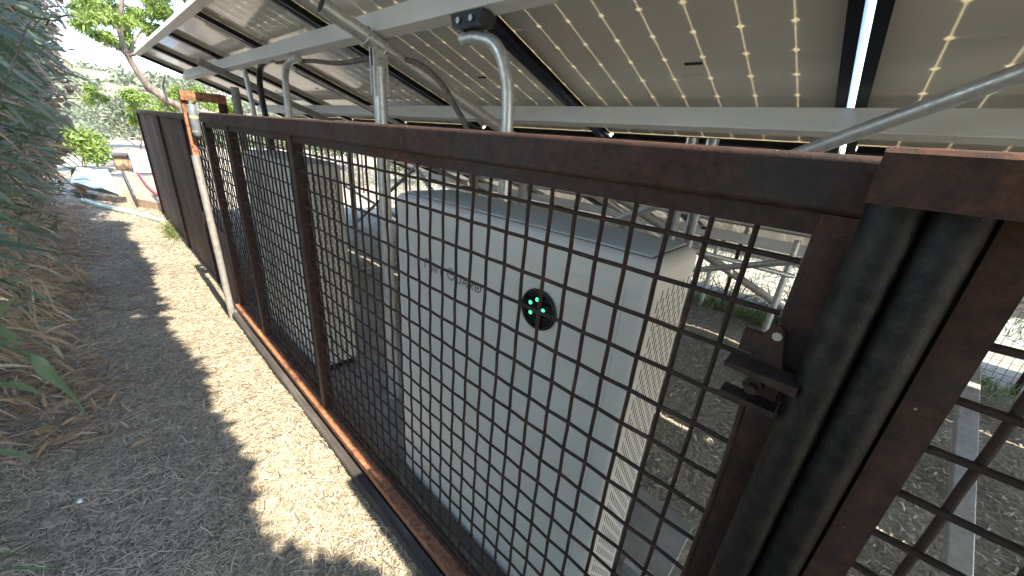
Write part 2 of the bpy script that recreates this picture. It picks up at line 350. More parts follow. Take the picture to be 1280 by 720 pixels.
straw('straw_mulch', 26000, (5.0, 10.5), (-0.9, 0.6), (0.03, 0.08), (0.003, 0.006), 'straw', 0.012, 'pale dry straw on the far end of the path', 'straw')
straw('wood_chips', 60000, (-2.2, 4.0), (-4.4, -0.62), (0.012, 0.05), (0.003, 0.009), 'chips', 0.014, 'grey brown mulch chips on the ground inside the fenced enclosure', 'mulch',
      keep=lambda x, y: ~((y > -1.42) & (x > 0.02) & (x < 3.3)))
# grass tufts at the back fence
n = 3200; x = RNG.choice([0.9, 0.35, 0.1, -.9, 1.9, 3.2], n) + RNG.normal(0, .3, n); y = -4.32 + RNG.normal(0, .10, n)
leaves('grass', np.stack([x, y, np.zeros(n)], 1), np.stack([RNG.normal(0, .35, n), RNG.normal(0, .35, n), np.ones(n)], 1), RNG.uniform(.08, .26, n), RNG.uniform(.004, .008, n), 'grass', None, 0.5)
tag(COL.objects['grass'], 'green grass growing along the foot of the back wire fence', 'grass', kind='stuff')
n = 260; c = onZ(207, 292); x = c.x + RNG.normal(0, .22, n); y = -0.50 + RNG.normal(0, .03, n)
g2 = leaves('grass', np.stack([x, y, np.zeros(n)], 1), np.stack([RNG.normal(0, .4, n), RNG.normal(.2, .4, n), np.ones(n)], 1), RNG.uniform(.06, .2, n), RNG.uniform(.006, .01, n), 'grass', None, 0.5)
tag(g2, 'small green grass tuft at the foot of the solid rusty fence', 'grass', kind='stuff')

# ================================================================== RUSTY GATE
FY = -0.55                                   # front face of the fence
def bar_mesh(name, length, pitch, r, axis, parity, rseg=6, amp=0.0012):
    mb = MB(); n = max(2, int(length / pitch * 2)); pts = []
    for i in range(n + 1):
        t = length * i / n; w = amp * math.cos(math.pi * t / pitch + math.pi * parity)
        pts.append((t, w, 0) if axis == 'x' else (0, w, -t))
    mb.tube(pts, r, rseg)
    me = bpy.data.meshes.new(name); me.from_pydata([tuple(v) for v in mb.v], [], mb.f); me.polygons.foreach_set('use_smooth', mb.sm)
    me.materials.append(MAT['rust_wire']); me.update(); return me
def wire_panel(parent, x0, x1, z0, z1, px, pz, r, xs=None, ztop=None, Y=FY - 0.028):
    base = pos_of(parent); ztop = z1 - 0.045 if ztop is None else ztop
    zs = []; z = ztop
    while z > z0 + 0.012: zs.append(z); z -= pz
    if xs is None:
        xs = []; x = x0 + px * 0.6
        while x < x1 - 0.01: xs.append(x); x += px
    hm = [bar_mesh('mesh_wire', x1 - x0, px, r, 'x', k) for k in (0, 1)]
    vm = [bar_mesh('mesh_wire', z1 - z0, pz, r, 'z', k) for k in (0, 1)]
    for i, z in enumerate(zs):
        inst('horizontal_wire', hm[i % 2], parent, Vector((x0, Y + 0.003 + random.uniform(-.0008, .0008), z + random.uniform(-.0015, .0015))) - base, (0, random.uniform(-.0012, .0012), 0))
    for i, x in enumerate(xs):
        inst('vertical_wire', vm[i % 2], parent, Vector((x + random.uniform(-.001, .001), Y - 0.003, z1)) - base, (0, random.uniform(-.0018, .0018), 0))
PX, PZ = 0.0565, 0.0737
gate = thing('mesh_gate', 'long rusty steel gate of woven wire mesh in front of the white cabinets', 'gate', (1.7, -0.58, 0.06))
MB().extrude(rrect(0.064, 0.064, 0.008, 7), (-0.004, FY - 0.033, 1.484), (3.43, FY - 0.033, 1.484), (0, 1, 0), (0, 0, 1)).build('top_rail', 'rust', gate)
MB().extrude([(0.026, 0), (0.030, 0), (0.030, 0.026), (0.0, 0.026), (0.0, 0.022), (0.026, 0.022)], (0.03, FY - 0.045, 1.4255), (3.40, FY - 0.045, 1.4255), (0, 1, 0), (0, 0, 1)).build('top_angle', 'rust', gate)
MB().extrude(rrect(0.044, 0.032, 0.004), (0.0, FY + 0.001, 0.085), (3.43, FY + 0.001, 0.085), (0, 1, 0), (0, 0, 1)).build('bottom_rail', 'rust_orange', gate)
MB().extrude(rrect(0.03, 0.05, 0.004), (0.0, FY - 0.036, 0.085), (3.43, FY - 0.036, 0.085), (0, 1, 0), (0, 0, 1), True).build('bottom_angle', 'rust', gate)
for x0, x1 in ((-0.008, 0.032), (1.738, 1.782), (2.75, 2.80), (3.37, 3.425)):
    MB().extrude(rrect(x1 - x0, 0.046, 0.005), ((x0 + x1) / 2, FY - 0.027, 0.1015), ((x0 + x1) / 2, FY - 0.027, 1.4515), (1, 0, 0), (0, 1, 0)).build('stile', 'rust', gate)
wire_panel(gate, 0.034, 1.738, 0.10, 1.45, PX, PZ, 0.0040, xs=[0.036 + PX * k for k in range(1, 30)], ztop=1.391)
wire_panel(gate, 1.782, 2.75, 0.10, 1.45, PX, PZ, 0.0040, ztop=1.391)
wire_panel(gate, 2.80, 3.37, 0.10, 1.45, PX, PZ, 0.0040, ztop=1.391)
# latch
lat = MB()
pl = [(0.046, 1.262), (0.040, 1.300), (0.034, 1.313), (0.026, 1.315), (0.020, 1.306), (0.012, 1.270), (0.006, 1.255), (0.004, 1.210), (0.02, 1.205), (0.034, 1.225), (0.040, 1.245)]
lat.extrude(pl, (0, FY + 0.012, 0), (0, FY + 0.018, 0), (1, 0, 0), (0, 0, 1))
latch = lat.build('latch', 'rust', gate, label='rusty latch plates with a bolt at the end of the gate')
MB().extrude([(0.066, 1.262), (0.066, 1.256), (-0.012, 1.250), (-0.012, 1.262)], (0, FY + 0.0185, 0), (0, FY + 0.055, 0), (1, 0, 0), (0, 0, 1)).build('latch_shelf', 'rust', latch)
MB().extrude([(0.062, 1.216), (0.062, 1.209), (0.0, 1.206), (0.0, 1.215)], (0, FY + 0.0185, 0), (0, FY + 0.045, 0), (1, 0, 0), (0, 0, 1)).build('latch_shelf', 'rust', latch)
MB().box((0.036, FY + 0.0, 1.265), (0.062, FY + 0.011, 1.295)).build('latch_tab', 'rust', latch)
MB().tube([(0.031, FY + 0.019, 1.232), (0.031, FY + 0.034, 1.232)], 0.012, 6).tube([(0.031, FY + 0.034, 1.232), (0.031, FY + 0.046, 1.232)], 0.006, 8).build('bolt', 'rust', latch)
MB().tube([(0.026, FY + 0.019, 1.302), (0.026, FY + 0.0205, 1.302)], 0.0055, 10).build('hole_light', 'bolt_steel', latch)  # bright disc stands in for light showing through a hole in the latch
MB().tube([(0.034, FY + 0.024, 1.215), (0.028, FY + 0.022, 1.05), (0.026, FY + 0.02, 0.62)], 0.0045, 6).build('drop_rod', 'rust', latch)

# timber curb below the gate
curb = thing('timber_curb', 'weathered dark timber board edging the ground under the gate', 'curb', (1.7, -0.51, 0))
for x0, x1 in ((-0.9, 1.28), (1.284, 3.40)):
    MB().extrude([(-0.528, -0.05), (-0.492, -0.05), (-0.490, 0.036), (-0.496, 0.045), (-0.526, 0.047)], (x0, 0, 0), (x1, 0, random.uniform(-.004, .004)), (0, 1, 0), (0, 0, 1)).build('board', 'weathered_wood', curb)

# ================================================================== FIXED FENCE BESIDE THE CAMERA (right of the gate)
fx = thing('fence_panel', 'rusty mesh fence panel with double pipe post and overhanging cap, right of the gate', 'fence', (-0.06, -0.52, 0))
cap = MB()
cap.extrude([(-0.473, 1.474), (-0.468, 1.474), (-0.468, 1.517), (-0.471, 1.521), (-0.476, 1.5225), (-0.547, 1.5225), (-0.547, 1.517), (-0.473, 1.517)], (-0.0005, 0, 0), (-2.3, 0, 0), (0, 1, 0), (0, 0, 1))
cap.build('cap', 'rust', fx)
for cx, cy, r in ((-0.0255, -0.5225, 0.0225), (-0.0685, -0.5265, 0.0215)):
    MB().tube([(cx, cy, -0.05), (cx, cy, 0.7), (cx, cy, 1.516)], r, 28).build('post_pipe', 'old_pipe', fx)
MB().extrude([(-0.0945, -0.530), (-0.128, -0.533), (-0.128, -0.538), (-0.0995, -0.536), (-0.0995, -0.575), (-0.0945, -0.575)], (0, 0, 0.0), (0, 0, 1.516), (1, 0, 0), (0, 1, 0)).build('angle_iron', 'rust', fx)
wire_panel(fx, -2.3, -0.10, 0.06, 1.516, 0.066, 0.0636, 0.0045, xs=[-0.168 - 0.066 * k for k in range(0, 12)], ztop=1.42, Y=FY + 0.004)
MB().box((-0.094, -0.553, 0.0), (-0.0085, -0.5495, 1.516)).build('slit_filler', 'rust', fx)  # filler added to close the light slits between pipes and stile

# ================================================================== HINGE POST, YOKE AND SOLID SHEETS (left of the gate)
hp = thing('hinge_post', 'pale galvanised gate post with rusty yoke and grey hinge barrel, left end of the gate', 'post', (3.47, -0.5, 0))
MB().tube([(3.44, -0.497, -0.05), (3.47, -0.497, 0.5), (3.53, -0.497, 1.23)], 0.023, 16).build('pipe', 'dull_galvanised', hp)
MB().box((3.52, -0.521, 1.22), (3.565, -0.485, 1.60)).build('upright', 'rust_orange', hp)
MB().box((3.50, -0.735, 1.583), (3.55, -0.4835, 1.64)).build('yoke', 'rust_orange', hp)
MB().box((3.50, -0.735, 1.518), (3.55, -0.690, 1.5825)).build('yoke_foot', 'rust', hp)
hb = MB().tube([(3.47, -0.527, 1.36), (3.47, -0.527, 1.375), (3.47, -0.527, 1.55), (3.47, -0.527, 1.56)], [0.018, 0.026, 0.026, 0.019], 18).build('hinge_barrel', 'canister_grey', hp)
MB().tube([(3.47, -0.527, 1.472), (3.47, -0.527, 1.490)], 0.0272, 18).build('band', 'band_tan', hb)
MB().tube([(3.47, -0.527, 1.385), (3.47, -0.527, 1.398)], 0.0268, 18).build('band', 'bolt_steel', hb)
MB().tube([(3.47, -0.527, 1.5605), (3.47, -0.527, 1.583)], 0.006, 8).build('hinge_pin', 'bolt_steel', hp)

sf = thing('sheet_fence', 'dark rusty solid steel sheet fence running on beyond the hinge post', 'fence', (5.8, -0.57, 0))
MB().extrude(rrect(0.05, 0.05, 0.006), (3.58, FY - 0.026, 1.476), (7.9, FY - 0.026, 1.476), (0, 1, 0), (0, 0, 1), True).build('top_rail', 'rust', sf)
for x0, x1, zt in ((3.60, 4.2475, 0.62), (4.2525, 5.7475, 1.4505), (5.7525, 7.88, 1.4505)):
    MB().box((x0, FY - 0.030, 0.0), (x1, FY - 0.026, zt)).build('sheet', 'rust_sheet', sf)
for x in (4.25, 5.75, 7.88):
    MB().box((x - 0.018, FY - 0.0255, -0.02), (x + 0.018, FY - 0.005, 1.4505)).build('rib', 'rust', sf)
wire_panel(sf, 3.60, 4.232, 0.62, 1.45, PX, PZ, 0.004, Y=FY - 0.03)

# ================================================================== BACK WIRE FENCE
bf = thing('wire_fence', 'thin welded wire fence at the back of the enclosure', 'fence', (2, -4.45, 0))
wires = MB()
xs = np.arange(-4.0, 17.0, 0.05); zs = np.arange(0.03, 1.32, 0.05); q = 0.0013
for x in xs: wires.box((x - q, -4.45 - q, 0), (x + q, -4.45 + q, 1.3))
for z in zs: wires.box((-4.0, -4.447 , z - q), (17.0, -4.447 + 2 * q, z + q))
tag(wires.build('wire_mesh', 'rust_wire', bf), kind='stuff')
for x in np.arange(-3.4, 17.2, 2.1):
    MB().tube([(x, -4.48, -0.05), (x, -4.48, 1.36)], 0.02, 10).build('fence_post', 'rust', bf)

# ================================================================== SOLAR ARRAY
TH = math.atan(0.354); CT, ST = math.cos(TH), math.sin(TH)
YH = -0.568; ZH = CAMZ + 0.775 + 0.354 * YH
def slope(X, v, n=0.0): return Vector((X, YH - v * CT - n * ST, ZH - v * ST + n * CT))
MW, ML, PITCH, ROWP = 1.046, 1.559, 1.065, 1.596
CELLX, CELLY = 0.1275, 0.1265
def cell_poly(hx, hy, R):
    a0, a1 = math.acos(hx / R), math.asin(hy / R); q = [(R * math.cos(a0 + (a1 - a0) * k / 4), R * math.sin(a0 + (a1 - a0) * k / 4)) for k in range(5)]
    return q + [(-x, y) for x, y in q[::-1]] + [(-x, -y) for x, y in q] + [(x, -y) for x, y in q[::-1]]
def to_mesh(mb, name, mat):
    me = bpy.data.meshes.new(name); me.from_pydata([tuple(v) for v in mb.v], [], mb.f); me.materials.append(MAT[mat]); me.update(); return me
cell_me = to_mesh(MB().extrude(cell_poly(CELLX / 2 - 0.0019, CELLY / 2 - 0.0003, 0.0820), (0, 0, 0), (0, 0, 0.0006), (1, 0, 0), (0, 1, 0)), 'solar_cell', 'cell_black')
cell_pos = [((i - 3.5) * CELLX, -ML / 2 + (j - 5.5) * CELLY, 0.0378) for i in range(8) for j in range(12)]
allc = MB()
for p in cell_pos: allc.extrude(cell_poly(CELLX / 2 - 0.0019, CELLY / 2 - 0.0003, 0.0820), p, (p[0], p[1], p[2] + 0.0006), (1, 0, 0), (0, 1, 0))
allc_me = to_mesh(allc, 'solar_cells', 'cell_black')
fm = MB()      # C profile: outer wall, top lip, bottom flange
def rail_prof(): return [(0, 0), (0.030, 0), (0.030, 0.002), (0.0022, 0.002), (0.0022, 0.0335), (0.010, 0.0335), (0.010, 0.0355), (0.0022, 0.0355), (0.0022, 0.0400), (0.008, 0.0400), (0.008, 0.042), (0, 0.042)]
hw = MW / 2
fm.extrude(rail_prof(), (-hw, 0, 0), (-hw, -ML, 0), (1, 0, 0), (0, 0, 1)); fm.extrude(rail_prof(), (hw, 0, 0), (hw, -ML, 0), (-1, 0, 0), (0, 0, 1))
fm.extrude(rail_prof(), (-hw + .0305, 0, 0.0002), (hw - .0305, 0, 0.0002), (0, -1, 0), (0, 0, 1)); fm.extrude(rail_prof(), (-hw + .0305, -ML, 0.0002), (hw - .0305, -ML, 0.0002), (0, 1, 0), (0, 0, 1))
frame_me = to_mesh(fm, 'module_frame', 'black_frame')
back_me = to_mesh(MB().box((-hw + .003, -ML + .003, 0.0362), (hw - .003, -.003, 0.0376)), 'back_sheet', 'backsheet')
jb_me = to_mesh(MB().box((-0.06, -0.14, 0.018), (0.06, -0.07, 0.0361)), 'junction_box', 'black_plastic')
label_me = to_mesh(MB().box((-0.04, -0.028, 0.0356), (0.04, 0.028, 0.0361)), 'rating_label', 'aluminium')
stick_me = to_mesh(MB().box((-0.03, -0.008, 0.0355), (0.03, 0.008, 0.0361)), 'sticker', 'slot_dark')
edge0 = 0.12
row_words = ['upper', 'middle', 'lowest']
ordw = ['first', 'second', 'third', 'fourth', 'fifth', 'sixth', 'seventh', 'eighth', 'ninth', 'tenth', 'eleventh']
for row in range(3):
    for k in range(-4, 6):
        xc = edge0 + PITCH * (k + 0.5); p = slope(xc, row * ROWP)
        seen = k >= -1
        lab = f"solar panel seen from below, {ordw[5 - k]} from the far left end of the {row_words[row]} row"
        t = thing('solar_module', lab, 'solar panel', p, 'solar panels of the tilted array')
        t.rotation_euler = (TH, 0, 0)
        inst('frame', frame_me, t); inst('back_sheet', back_me, t); 
        if row == 0 and seen:
            for c in cell_pos: inst('solar_cell', cell_me, t, c)
        else:
            tag(inst('solar_cells', allc_me, t), kind='stuff')
        if row == 0: inst('rating_label', label_me, t, (-0.07, -1.03, 0)); inst('sticker', stick_me, t, (-0.09, -0.94, 0))

rack = thing('solar_rack', 'galvanised and aluminium rack of beams, pipes and posts carrying the solar panels', 'rack', (1.65, -1.4, 0))
VB = [(0.93 - 0.568) / CT + 0.01, (1.69 - 0.568) / CT]
def beam(name, v, x0, x1, w, h, mat='aluminium'):
    prof = [(a, b - h / 2 - 0.001) for a, b in rrect(w, h, 0.003, 2)]
    return MB().extrude(prof, slope(x0, v), slope(x1, v), (0, -CT, -ST), (0, -ST, CT), False).build(name, mat, rack)
for row in range(3):
    for j, v in enumerate(VB):
        beam('beam', v + row * ROWP, 6.02 if j == 0 else 6.3, -4.4, 0.05, 0.088 if j == 0 else 0.078)
MB().extrude([(-0.002, -0.003), (0.045, -0.003), (0.045, -0.0005), (0.0005, -0.0005), (0.0005, 0.044), (-0.002, 0.044)], slope(6.50, 0), slope(-4.2, 0), (0, -CT, -ST), (0, -ST, CT)).build('edge_trim', 'aluminium', rack)
# rafters: pipes down the slope under the beams
def rafter(X, v0, v1, r, mat='galvanised'):
    return MB().tube([slope(X, v0, -0.089 - r), slope(X, (v0 + v1) / 2, -0.089 - r), slope(X, v1, -0.089 - r)], r, 18, True).build('rafter_pipe', mat, rack)
rafter(1.65, 0.17, 4.4, 0.03); rafter(-0.95, 0.17, 4.4, 0.03); rafter(2.87, 0.5, 1.75, 0.016)
MB().extrude(rrect(0.05, 0.05, 0.004), slope(4.17, 0.22, -0.116), slope(4.17, 4.4, -0.116), (1, 0, 0), (0, -ST, CT)).build('rafter_tube', 'dull_galvanised', rack)
# dark disc painted as the shade inside the open pipe mouth
MB().tube([slope(1.65, 0.1695, -0.119), slope(1.65, 0.1690, -0.119)], 0.026, 18).build('pipe_mouth_shade', 'slot_dark', rack)
def post(X, Y, z1, r, mat='dull_galvanised'):
    return MB().tube([(X, Y, -0.05), (X, Y, z1 / 2), (X, Y, z1)], r, 16).build('post', mat, rack)
def under(Y): return CAMZ + 0.775 + 0.354 * Y - 0.10
p1 = post(1.65, -0.905, under(-0.905) - 0.11, 0.028, 'galvanised'); post(1.65, -1.89, under(-1.89) - 0.06, 0.03); post(4.17, -0.95, under(-0.95) - 0.10, 0.032); post(4.17, -1.9, under(-1.9) - .1, 0.03)
post(1.64, -3.4, under(-3.4) - .05, 0.028); post(-0.95, -1.9, under(-1.9) - .06, 0.03); post(-0.95, -0.92, under(-0.92) - .06, 0.03); post(2.45, -1.02, 1.18, 0.028); post(2.63, -2.35, under(-2.35), 0.025)
MB().extrude([(-.02, -.02), (.02, -.02), (.02, .02), (.012, .02), (.012, -.014), (-.012, -.014), (-.012, .02), (-.02, .02)], (0.63, -1.83, 0), (0.63, -1.83, under(-1.83) + .05), (1, 0, 0), (0, 1, 0)).build('strut_channel', 'galvanised', rack)
MB().extrude([(-.02, -.02), (.02, -.02), (.02, .02), (.012, .02), (.012, -.014), (-.012, -.014), (-.012, .02), (-.02, .02)], (0.545, -1.83, 0), (0.545, -1.83, under(-1.83) + .05), (1, 0, 0), (0, 1, 0)).build('strut_channel', 'galvanised', rack)
# clamp on the tall post: strap round the rafter
zc = under(-0.905) - 0.02
MB().box((1.632, -0.937, zc - 0.20), (1.6385, -0.873, zc - 0.005)).box((1.6615, -0.937, zc - 0.20), (1.668, -0.873, zc - 0.005)).build('clamp', 'galvanised', rack)
MB().tube([(1.60, -0.905, zc - 0.07), (1.70, -0.905, zc - 0.07)], 0.011, 6).build('clamp_bolt', 'bolt_steel', rack)
for v in (0.345, 0.425):
    c = slope(1.65, v, -0.119); ax1 = Vector((1, 0, 0)); ax2 = Vector((0, -ST, CT))
    MB().tube([c + ax1 * (0.034 * math.cos(a)) + ax2 * (0.034 * math.sin(a)) for a in [math.pi * 2 * k / 20 for k in range(21)]], 0.004, 6, False).build('strap', 'galvanised', rack)
# braces
A = onY(765, 277, -1.85); B = onY(1280, 90, -1.42); Bx = B + (B - A) * 0.35
MB().tube([A, (A + Bx) / 2, Bx], 0.0215, 18).build('brace_pipe', 'galvanised', rack)
A = onY(745, 226, -2.3); B = onZ(1004, 402, 0.0)
MB().tube([A, (A + B) / 2, B], 0.034, 18).build('brace_pipe', 'dull_galvanised', rack)
mA = Vector((-0.52, -0.62, 0.13)); mB_ = Vector((-0.52, -3.05, 1.19))
A = onX(1196, 720, -0.5); B = onX(1211, 470, -0.5); A2 = A + (A - B) * 0.45; B2 = B + (B - A) * 0.9
MB().extrude(rrect(0.052, 0.03, 0.004), A2, B2, (1, 0, 0), (0, 0.36, 0.93)).build('brace_tube', 'galvanised', rack)
A = onY(430, 232, -2.4); B = onY(525, 288, -2.4); MB().tube([A, (A + B) / 2, B], 0.018, 8).build('brace_tube', 'dull_galvanised', rack)
A = onY(535, 195, -2.6); B = onY(440, 283, -2.6); MB().tube([A, (A + B) / 2, B], 0.022, 8).build('brace_tube', 'dull_galvanised', rack)
for (xa, ya, za, xb, yb_, zb_, rr_) in ((2.0, -2.3, 1.02, 0.2, -3.3, 0.75, .018), (0.1, -2.45, 1.05, 1.6, -3.4, 0.3, .02), (1.55, -3.38, 0.8, 2.7, -2.35, 0.25, .018), (3.2, -2.0, 1.3, 1.68, -1.92, 0.35, .02)):
    MB().tube([(xa, ya, za), ((xa + xb) / 2, (ya + yb_) / 2, (za + zb_) / 2), (xb, yb_, zb_)], rr_, 10).build('brace_tube', 'galvanised', rack)
for X_, Y_ in ((0.25, -3.3), (-0.15, -4.2), (2.9, -3.3), (0.95, -4.2)):
    post(X_, Y_, under(Y_), 0.022, 'galvanised')
# small black cable clips under the beams
for i, (u, v_, Y) in enumerate([(490, 148, -1.74), (746, 157, -1.73), (866, 257, -3.22), (880, 285, -3.9), (905, 300, -4.1)]):
    c = onY(u, v_, Y); MB().box((c.x - .02, c.y - .018, c.z - .01), (c.x + .02, c.y + .018, c.z + .01)).tube([c, c + Vector((0.004, 0, 0.035)), c + Vector((-.004, -.0, 0.075))], 0.0016, 5).build('cable_clip', 'black_plastic', rack)
# black bracket with bolts where the steel conduit leaves the beam
bz = slope(1.06, VB[0], -0.089)
brk = MB().extrude([(-.075, 0), (.075, 0), (.06, -.038), (-.06, -.038)], bz + Vector((0, .034, 0)), bz + Vector((0, -.03, 0)), (1, 0, 0), (0, 0.0, 1)).build('bracket', 'black_plastic', rack)
for dx in (-0.03, 0.03):
    MB().tube([bz + Vector((dx, .0345, -.022)), bz + Vector((dx, .041, -.022))], 0.009, 10).build('bracket_bolt', 'bolt_steel', rack)

# ---- conduits
def conduit(pts, r, mat, label, n=8, sides=12):
    P = smooth_path(pts, n); base = P[-1]; o = thing('conduit', label, 'conduit', base); MB().tube(P, r, sides).build('tube', mat, o); return o
c1 = conduit([(1.13, -0.925, 1.80), (1.06, -0.93, 1.80), (0.99, -0.945, 1.775), (0.955, -0.96, 1.70), (0.945, -0.97, 1.60), (0.94, -0.975, 1.3), (0.93, -0.975, 0.8), (0.93, -0.975, 0.06)], 0.0205, 'galvanised', 'bent steel conduit dropping from the black bracket behind the cabinet')
for z in (1.50, 1.20): 
    MB().tube([(0.942, -0.973, z), (0.942, -0.973, z + 0.022)], 0.0245, 12).build('coupling', 'galvanised', c1)
conduit([onY(345, 78, -0.95), onY(385, 76, -0.97), onY(425, 79, -0.99), onY(470, 72, -1.02), onY(505, 74, -1.02), onY(530, 84, -1.02), onY(552, 105, -1.02), onY(570, 135, -1.02), onY(584, 165, -1.02), onY(590, 230, -1.02)], 0.0115, 'brown_conduit', 'brown flexible conduit arching behind the rack post down to the cabinet')
conduit([onY(373, 73, -0.93), onY(363, 77, -0.94), onY(357, 90, -0.945), onY(359, 125, -0.95), onY(366, 180, -0.95), onY(372, 240, -0.95)], 0.02, 'galvanised', 'bent grey steel conduit above the left cabinet, nearest the rack post')
conduit([onY(345, 74, -0.93), onY(333, 77, -0.94), onY(325, 88, -0.945), onY(326, 115, -0.95), onY(333, 150, -0.95), onY(345, 220, -0.95)], 0.02, 'black_plastic', 'black flexible conduit between two grey ones above the left cabinet')
conduit([onY(285, 73, -0.93), onY(299, 74, -0.94), onY(306, 90, -0.945), onY(313, 120, -0.95), onY(318, 145, -0.95), onY(330, 220, -0.95)], 0.018, 'galvanised', 'grey steel conduit above the left cabinet, farthest left of the three')

# ================================================================== BATTERY CABINETS
def battery(x0, x1, label, logo=True):
    yf, yb, z0, z1 = -0.67, -0.905, 0.115, 1.31
    t = thing('battery_cabinet', label, 'battery cabinet', ((x0 + x1) / 2, (yf + yb) / 2, 0.06))
    cx, cy = (x0 + x1) / 2, (yf + yb) / 2; W, Dp = x1 - x0, yf - yb
    body = MB(); base = rrect(W, Dp, 0.022, 5)
    rings = [(z0, 0.0), (z1 - 0.022, 0.0)] + [(z1 - 0.022 + 0.022 * math.sin(R_(a)), 0.022 * (1 - math.cos(R_(a)))) for a in (22, 45, 67, 90)]
    n = len(base); vs = []
    for z, ins in rings:
        sx, sy = (W / 2 - ins) / (W / 2), (Dp / 2 - ins) / (Dp / 2)
        vs += [(cx + a * sx, cy + b * sy, z) for a, b in base]
    fs = [(i * n + k, i * n + (k + 1) % n, (i + 1) * n + (k + 1) % n, (i + 1) * n + k) for i in range(len(rings) - 1) for k in range(n)]
    body.add(vs, fs, True); body.add(vs[-n:], [tuple(range(n))]); body.add(vs[:n], [tuple(range(n))[::-1]])
    b = body.build('body', 'battery_white', t)
    # ribbed top: thin slats across the lid
    tv = MB(); nrib = 17
    for k in range(nrib):
        y = yf - 0.035 - (Dp - 0.055) * k / (nrib - 1)
        tv.box((x0 + 0.03, y - 0.0032, z1 + 0.0005), (x1 - 0.03, y + 0.0032, z1 + 0.006))
    tag(tv.build('top_ribs', 'battery_grey', t), kind='stuff')
    MB().box((x0 + 0.028, yb + 0.018, z1 + 0.0002), (x1 - 0.028, yf - 0.030, z1 + 0.0012)).build('lid_groove_shade', 'slot_dark', t)  # raised dark plate paints the shade in the grooves between ribs
    # slotted side: proud dark strips painted as the shade in the slots
    for sx, xs_ in ((-1, x0), (1, x1)):
        sl = MB()
        for c in range(12):
            y = yf - 0.035 - 0.0145 * c; off = 0.018 if c % 2 else 0
            for r_ in range(27):
                z = z0 + 0.06 + r_ * 0.04 + off * 1.1
                if z > z1 - 0.06: continue
                sl.box((xs_ - 0.0006, y - 0.0017, z - 0.013), (xs_ + 0.0006, y + 0.0017, z + 0.013))
        tag(sl.build('side_slots', 'slot_dark', t), kind='stuff')
    # front cover seams
    for xx in (x0 + 0.055, x1 - 0.045):
        MB().box((xx - 0.0012, yf - 0.0004, z0 + 0.02), (xx + 0.0012, yf + 0.0005, z1 - 0.06)).build('seam', 'battery_grey', t)
    MB().box((x0 + 0.02, yf - 0.018, 0.062), (x1 - 0.02, yf - 0.012, 0.1145)).build('plinth', 'battery_grey', t)
    MB().box((x0 + 0.02, yb + 0.02, 0.062), (x1 - 0.02, yf - 0.0185, 0.1145)).build('base', 'black_plastic', t)
    if logo:
        hx = x1 - 0.178; zb = 1.092; H = 0.032; sw = 0.0033
        lg = MB(); yl = yf + 0.0006
        def stroke(pts):
            for (a, b_), (c, d) in zip(pts[:-1], pts[1:]):
                p = Vector((hx - a, yl, zb + b_)); q_ = Vector((hx - c, yl, zb + d)); dd = (q_ - p)
                if dd.length < 1e-6: continue
                dd.normalize(); nn = Vector((dd.z, 0, -dd.x)) * (sw / 2); e = dd * sw * 0.3
                lg.extrude([(0, 0), (1, 0), (1, 1), (0, 1)], p - e - nn, p - e - nn + Vector((0, .0006, 0)), (q_ - p) + 2 * e, 2 * nn)
        def arc(cx_, cy_, rx, ry, a0, a1, n=12): return [(cx_ + rx * math.cos(R_(a0 + (a1 - a0) * k / n)), cy_ + ry * math.sin(R_(a0 + (a1 - a0) * k / n))) for k in range(n + 1)]
        h = 0.023
        stroke([(0.000, H), (0.020, H)]); stroke([(0.000, 0), (0.000, h), (0.018, h)])
        stroke(arc(0.036, h / 2, 0.0115, h / 2, 0, 360, 20))
        stroke([(0.056, 0), (0.056, h)])
        stroke([(0.066, 0), (0.066, h), (0.080, h)] + arc(0.080, h - .007, .006, .007, 90, 0, 5) + [(0.086, 0)])
        stroke([(0.094, H), (0.094, 0.0)]); stroke([(0.094, h), (0.112, h)])
        stroke(arc(0.137, 0.017, 0.0165, 0.018, 55, 345, 20)); stroke([(0.128, 0.018), (0.153, 0.018)])
        stroke([(0.164, h)] + [(0.164, 0.009)] + arc(0.174, 0.010, 0.010, 0.010, 180, 360, 10) + [(0.184, h)])
        stroke([(0.192, 0), (0.203, h), (0.214, 0)]); stroke([(0.197, 0.008), (0.209, 0.008)])
        stroke([(0.222, 0), (0.222, h), (0.234, h)] + arc(0.234, h - .006, .006, .006, 90, -90, 6) + [(0.224, h - .012), (0.240, 0)])
        stroke([(0.250, 0), (0.250, h), (0.260, h)] + arc(0.260, h / 2, 0.013, h / 2, 90, -90, 10) + [(0.250, 0)])
        stroke(arc(0.260, h / 2, 0.0022, 0.0022, 0, 360, 8))
        lg.build('logo', 'logo_grey', t, label='thin grey brand lettering on the cabinet front')
        dx, dz = x0 + 0.263, 1.122
        dsp = MB().tube([(dx, yf - 0.001, dz), (dx, yf + 0.006, dz)], 0.050, 40).build('display', 'screen_black', t, label='round black status display with green lights')
        MB().tube([(dx + 0.0505 * math.cos(2 * math.pi * k / 48), yf + 0.005, dz + 0.0505 * math.sin(2 * math.pi * k / 48)) for k in range(49)], 0.0035, 8, False).build('bezel', 'black_plastic', dsp)
        for k, (a, b_) in enumerate(((0.004, 0.026), (0.024, 0.012), (0.021, -0.014), (-0.017, 0.004))):
            MB().tube([(dx + a, yf + 0.0062, dz + b_), (dx + a, yf + 0.0072, dz + b_)], 0.0052, 14).build('indicator_light', 'led_green', dsp)
        MB().tube([(dx - 0.009, yf + 0.0062, dz - 0.019), (dx - 0.009, yf + 0.0072, dz - 0.019)], 0.0028, 10).build('indicator_light', 'slot_dark', dsp)
    return t
battery(0.235, 1.16, 'white battery cabinet with grey lettering and round green-lit display behind the gate')
battery(2.10, 3.02, 'white battery cabinet with slotted side, farther left behind the gate', logo=False)
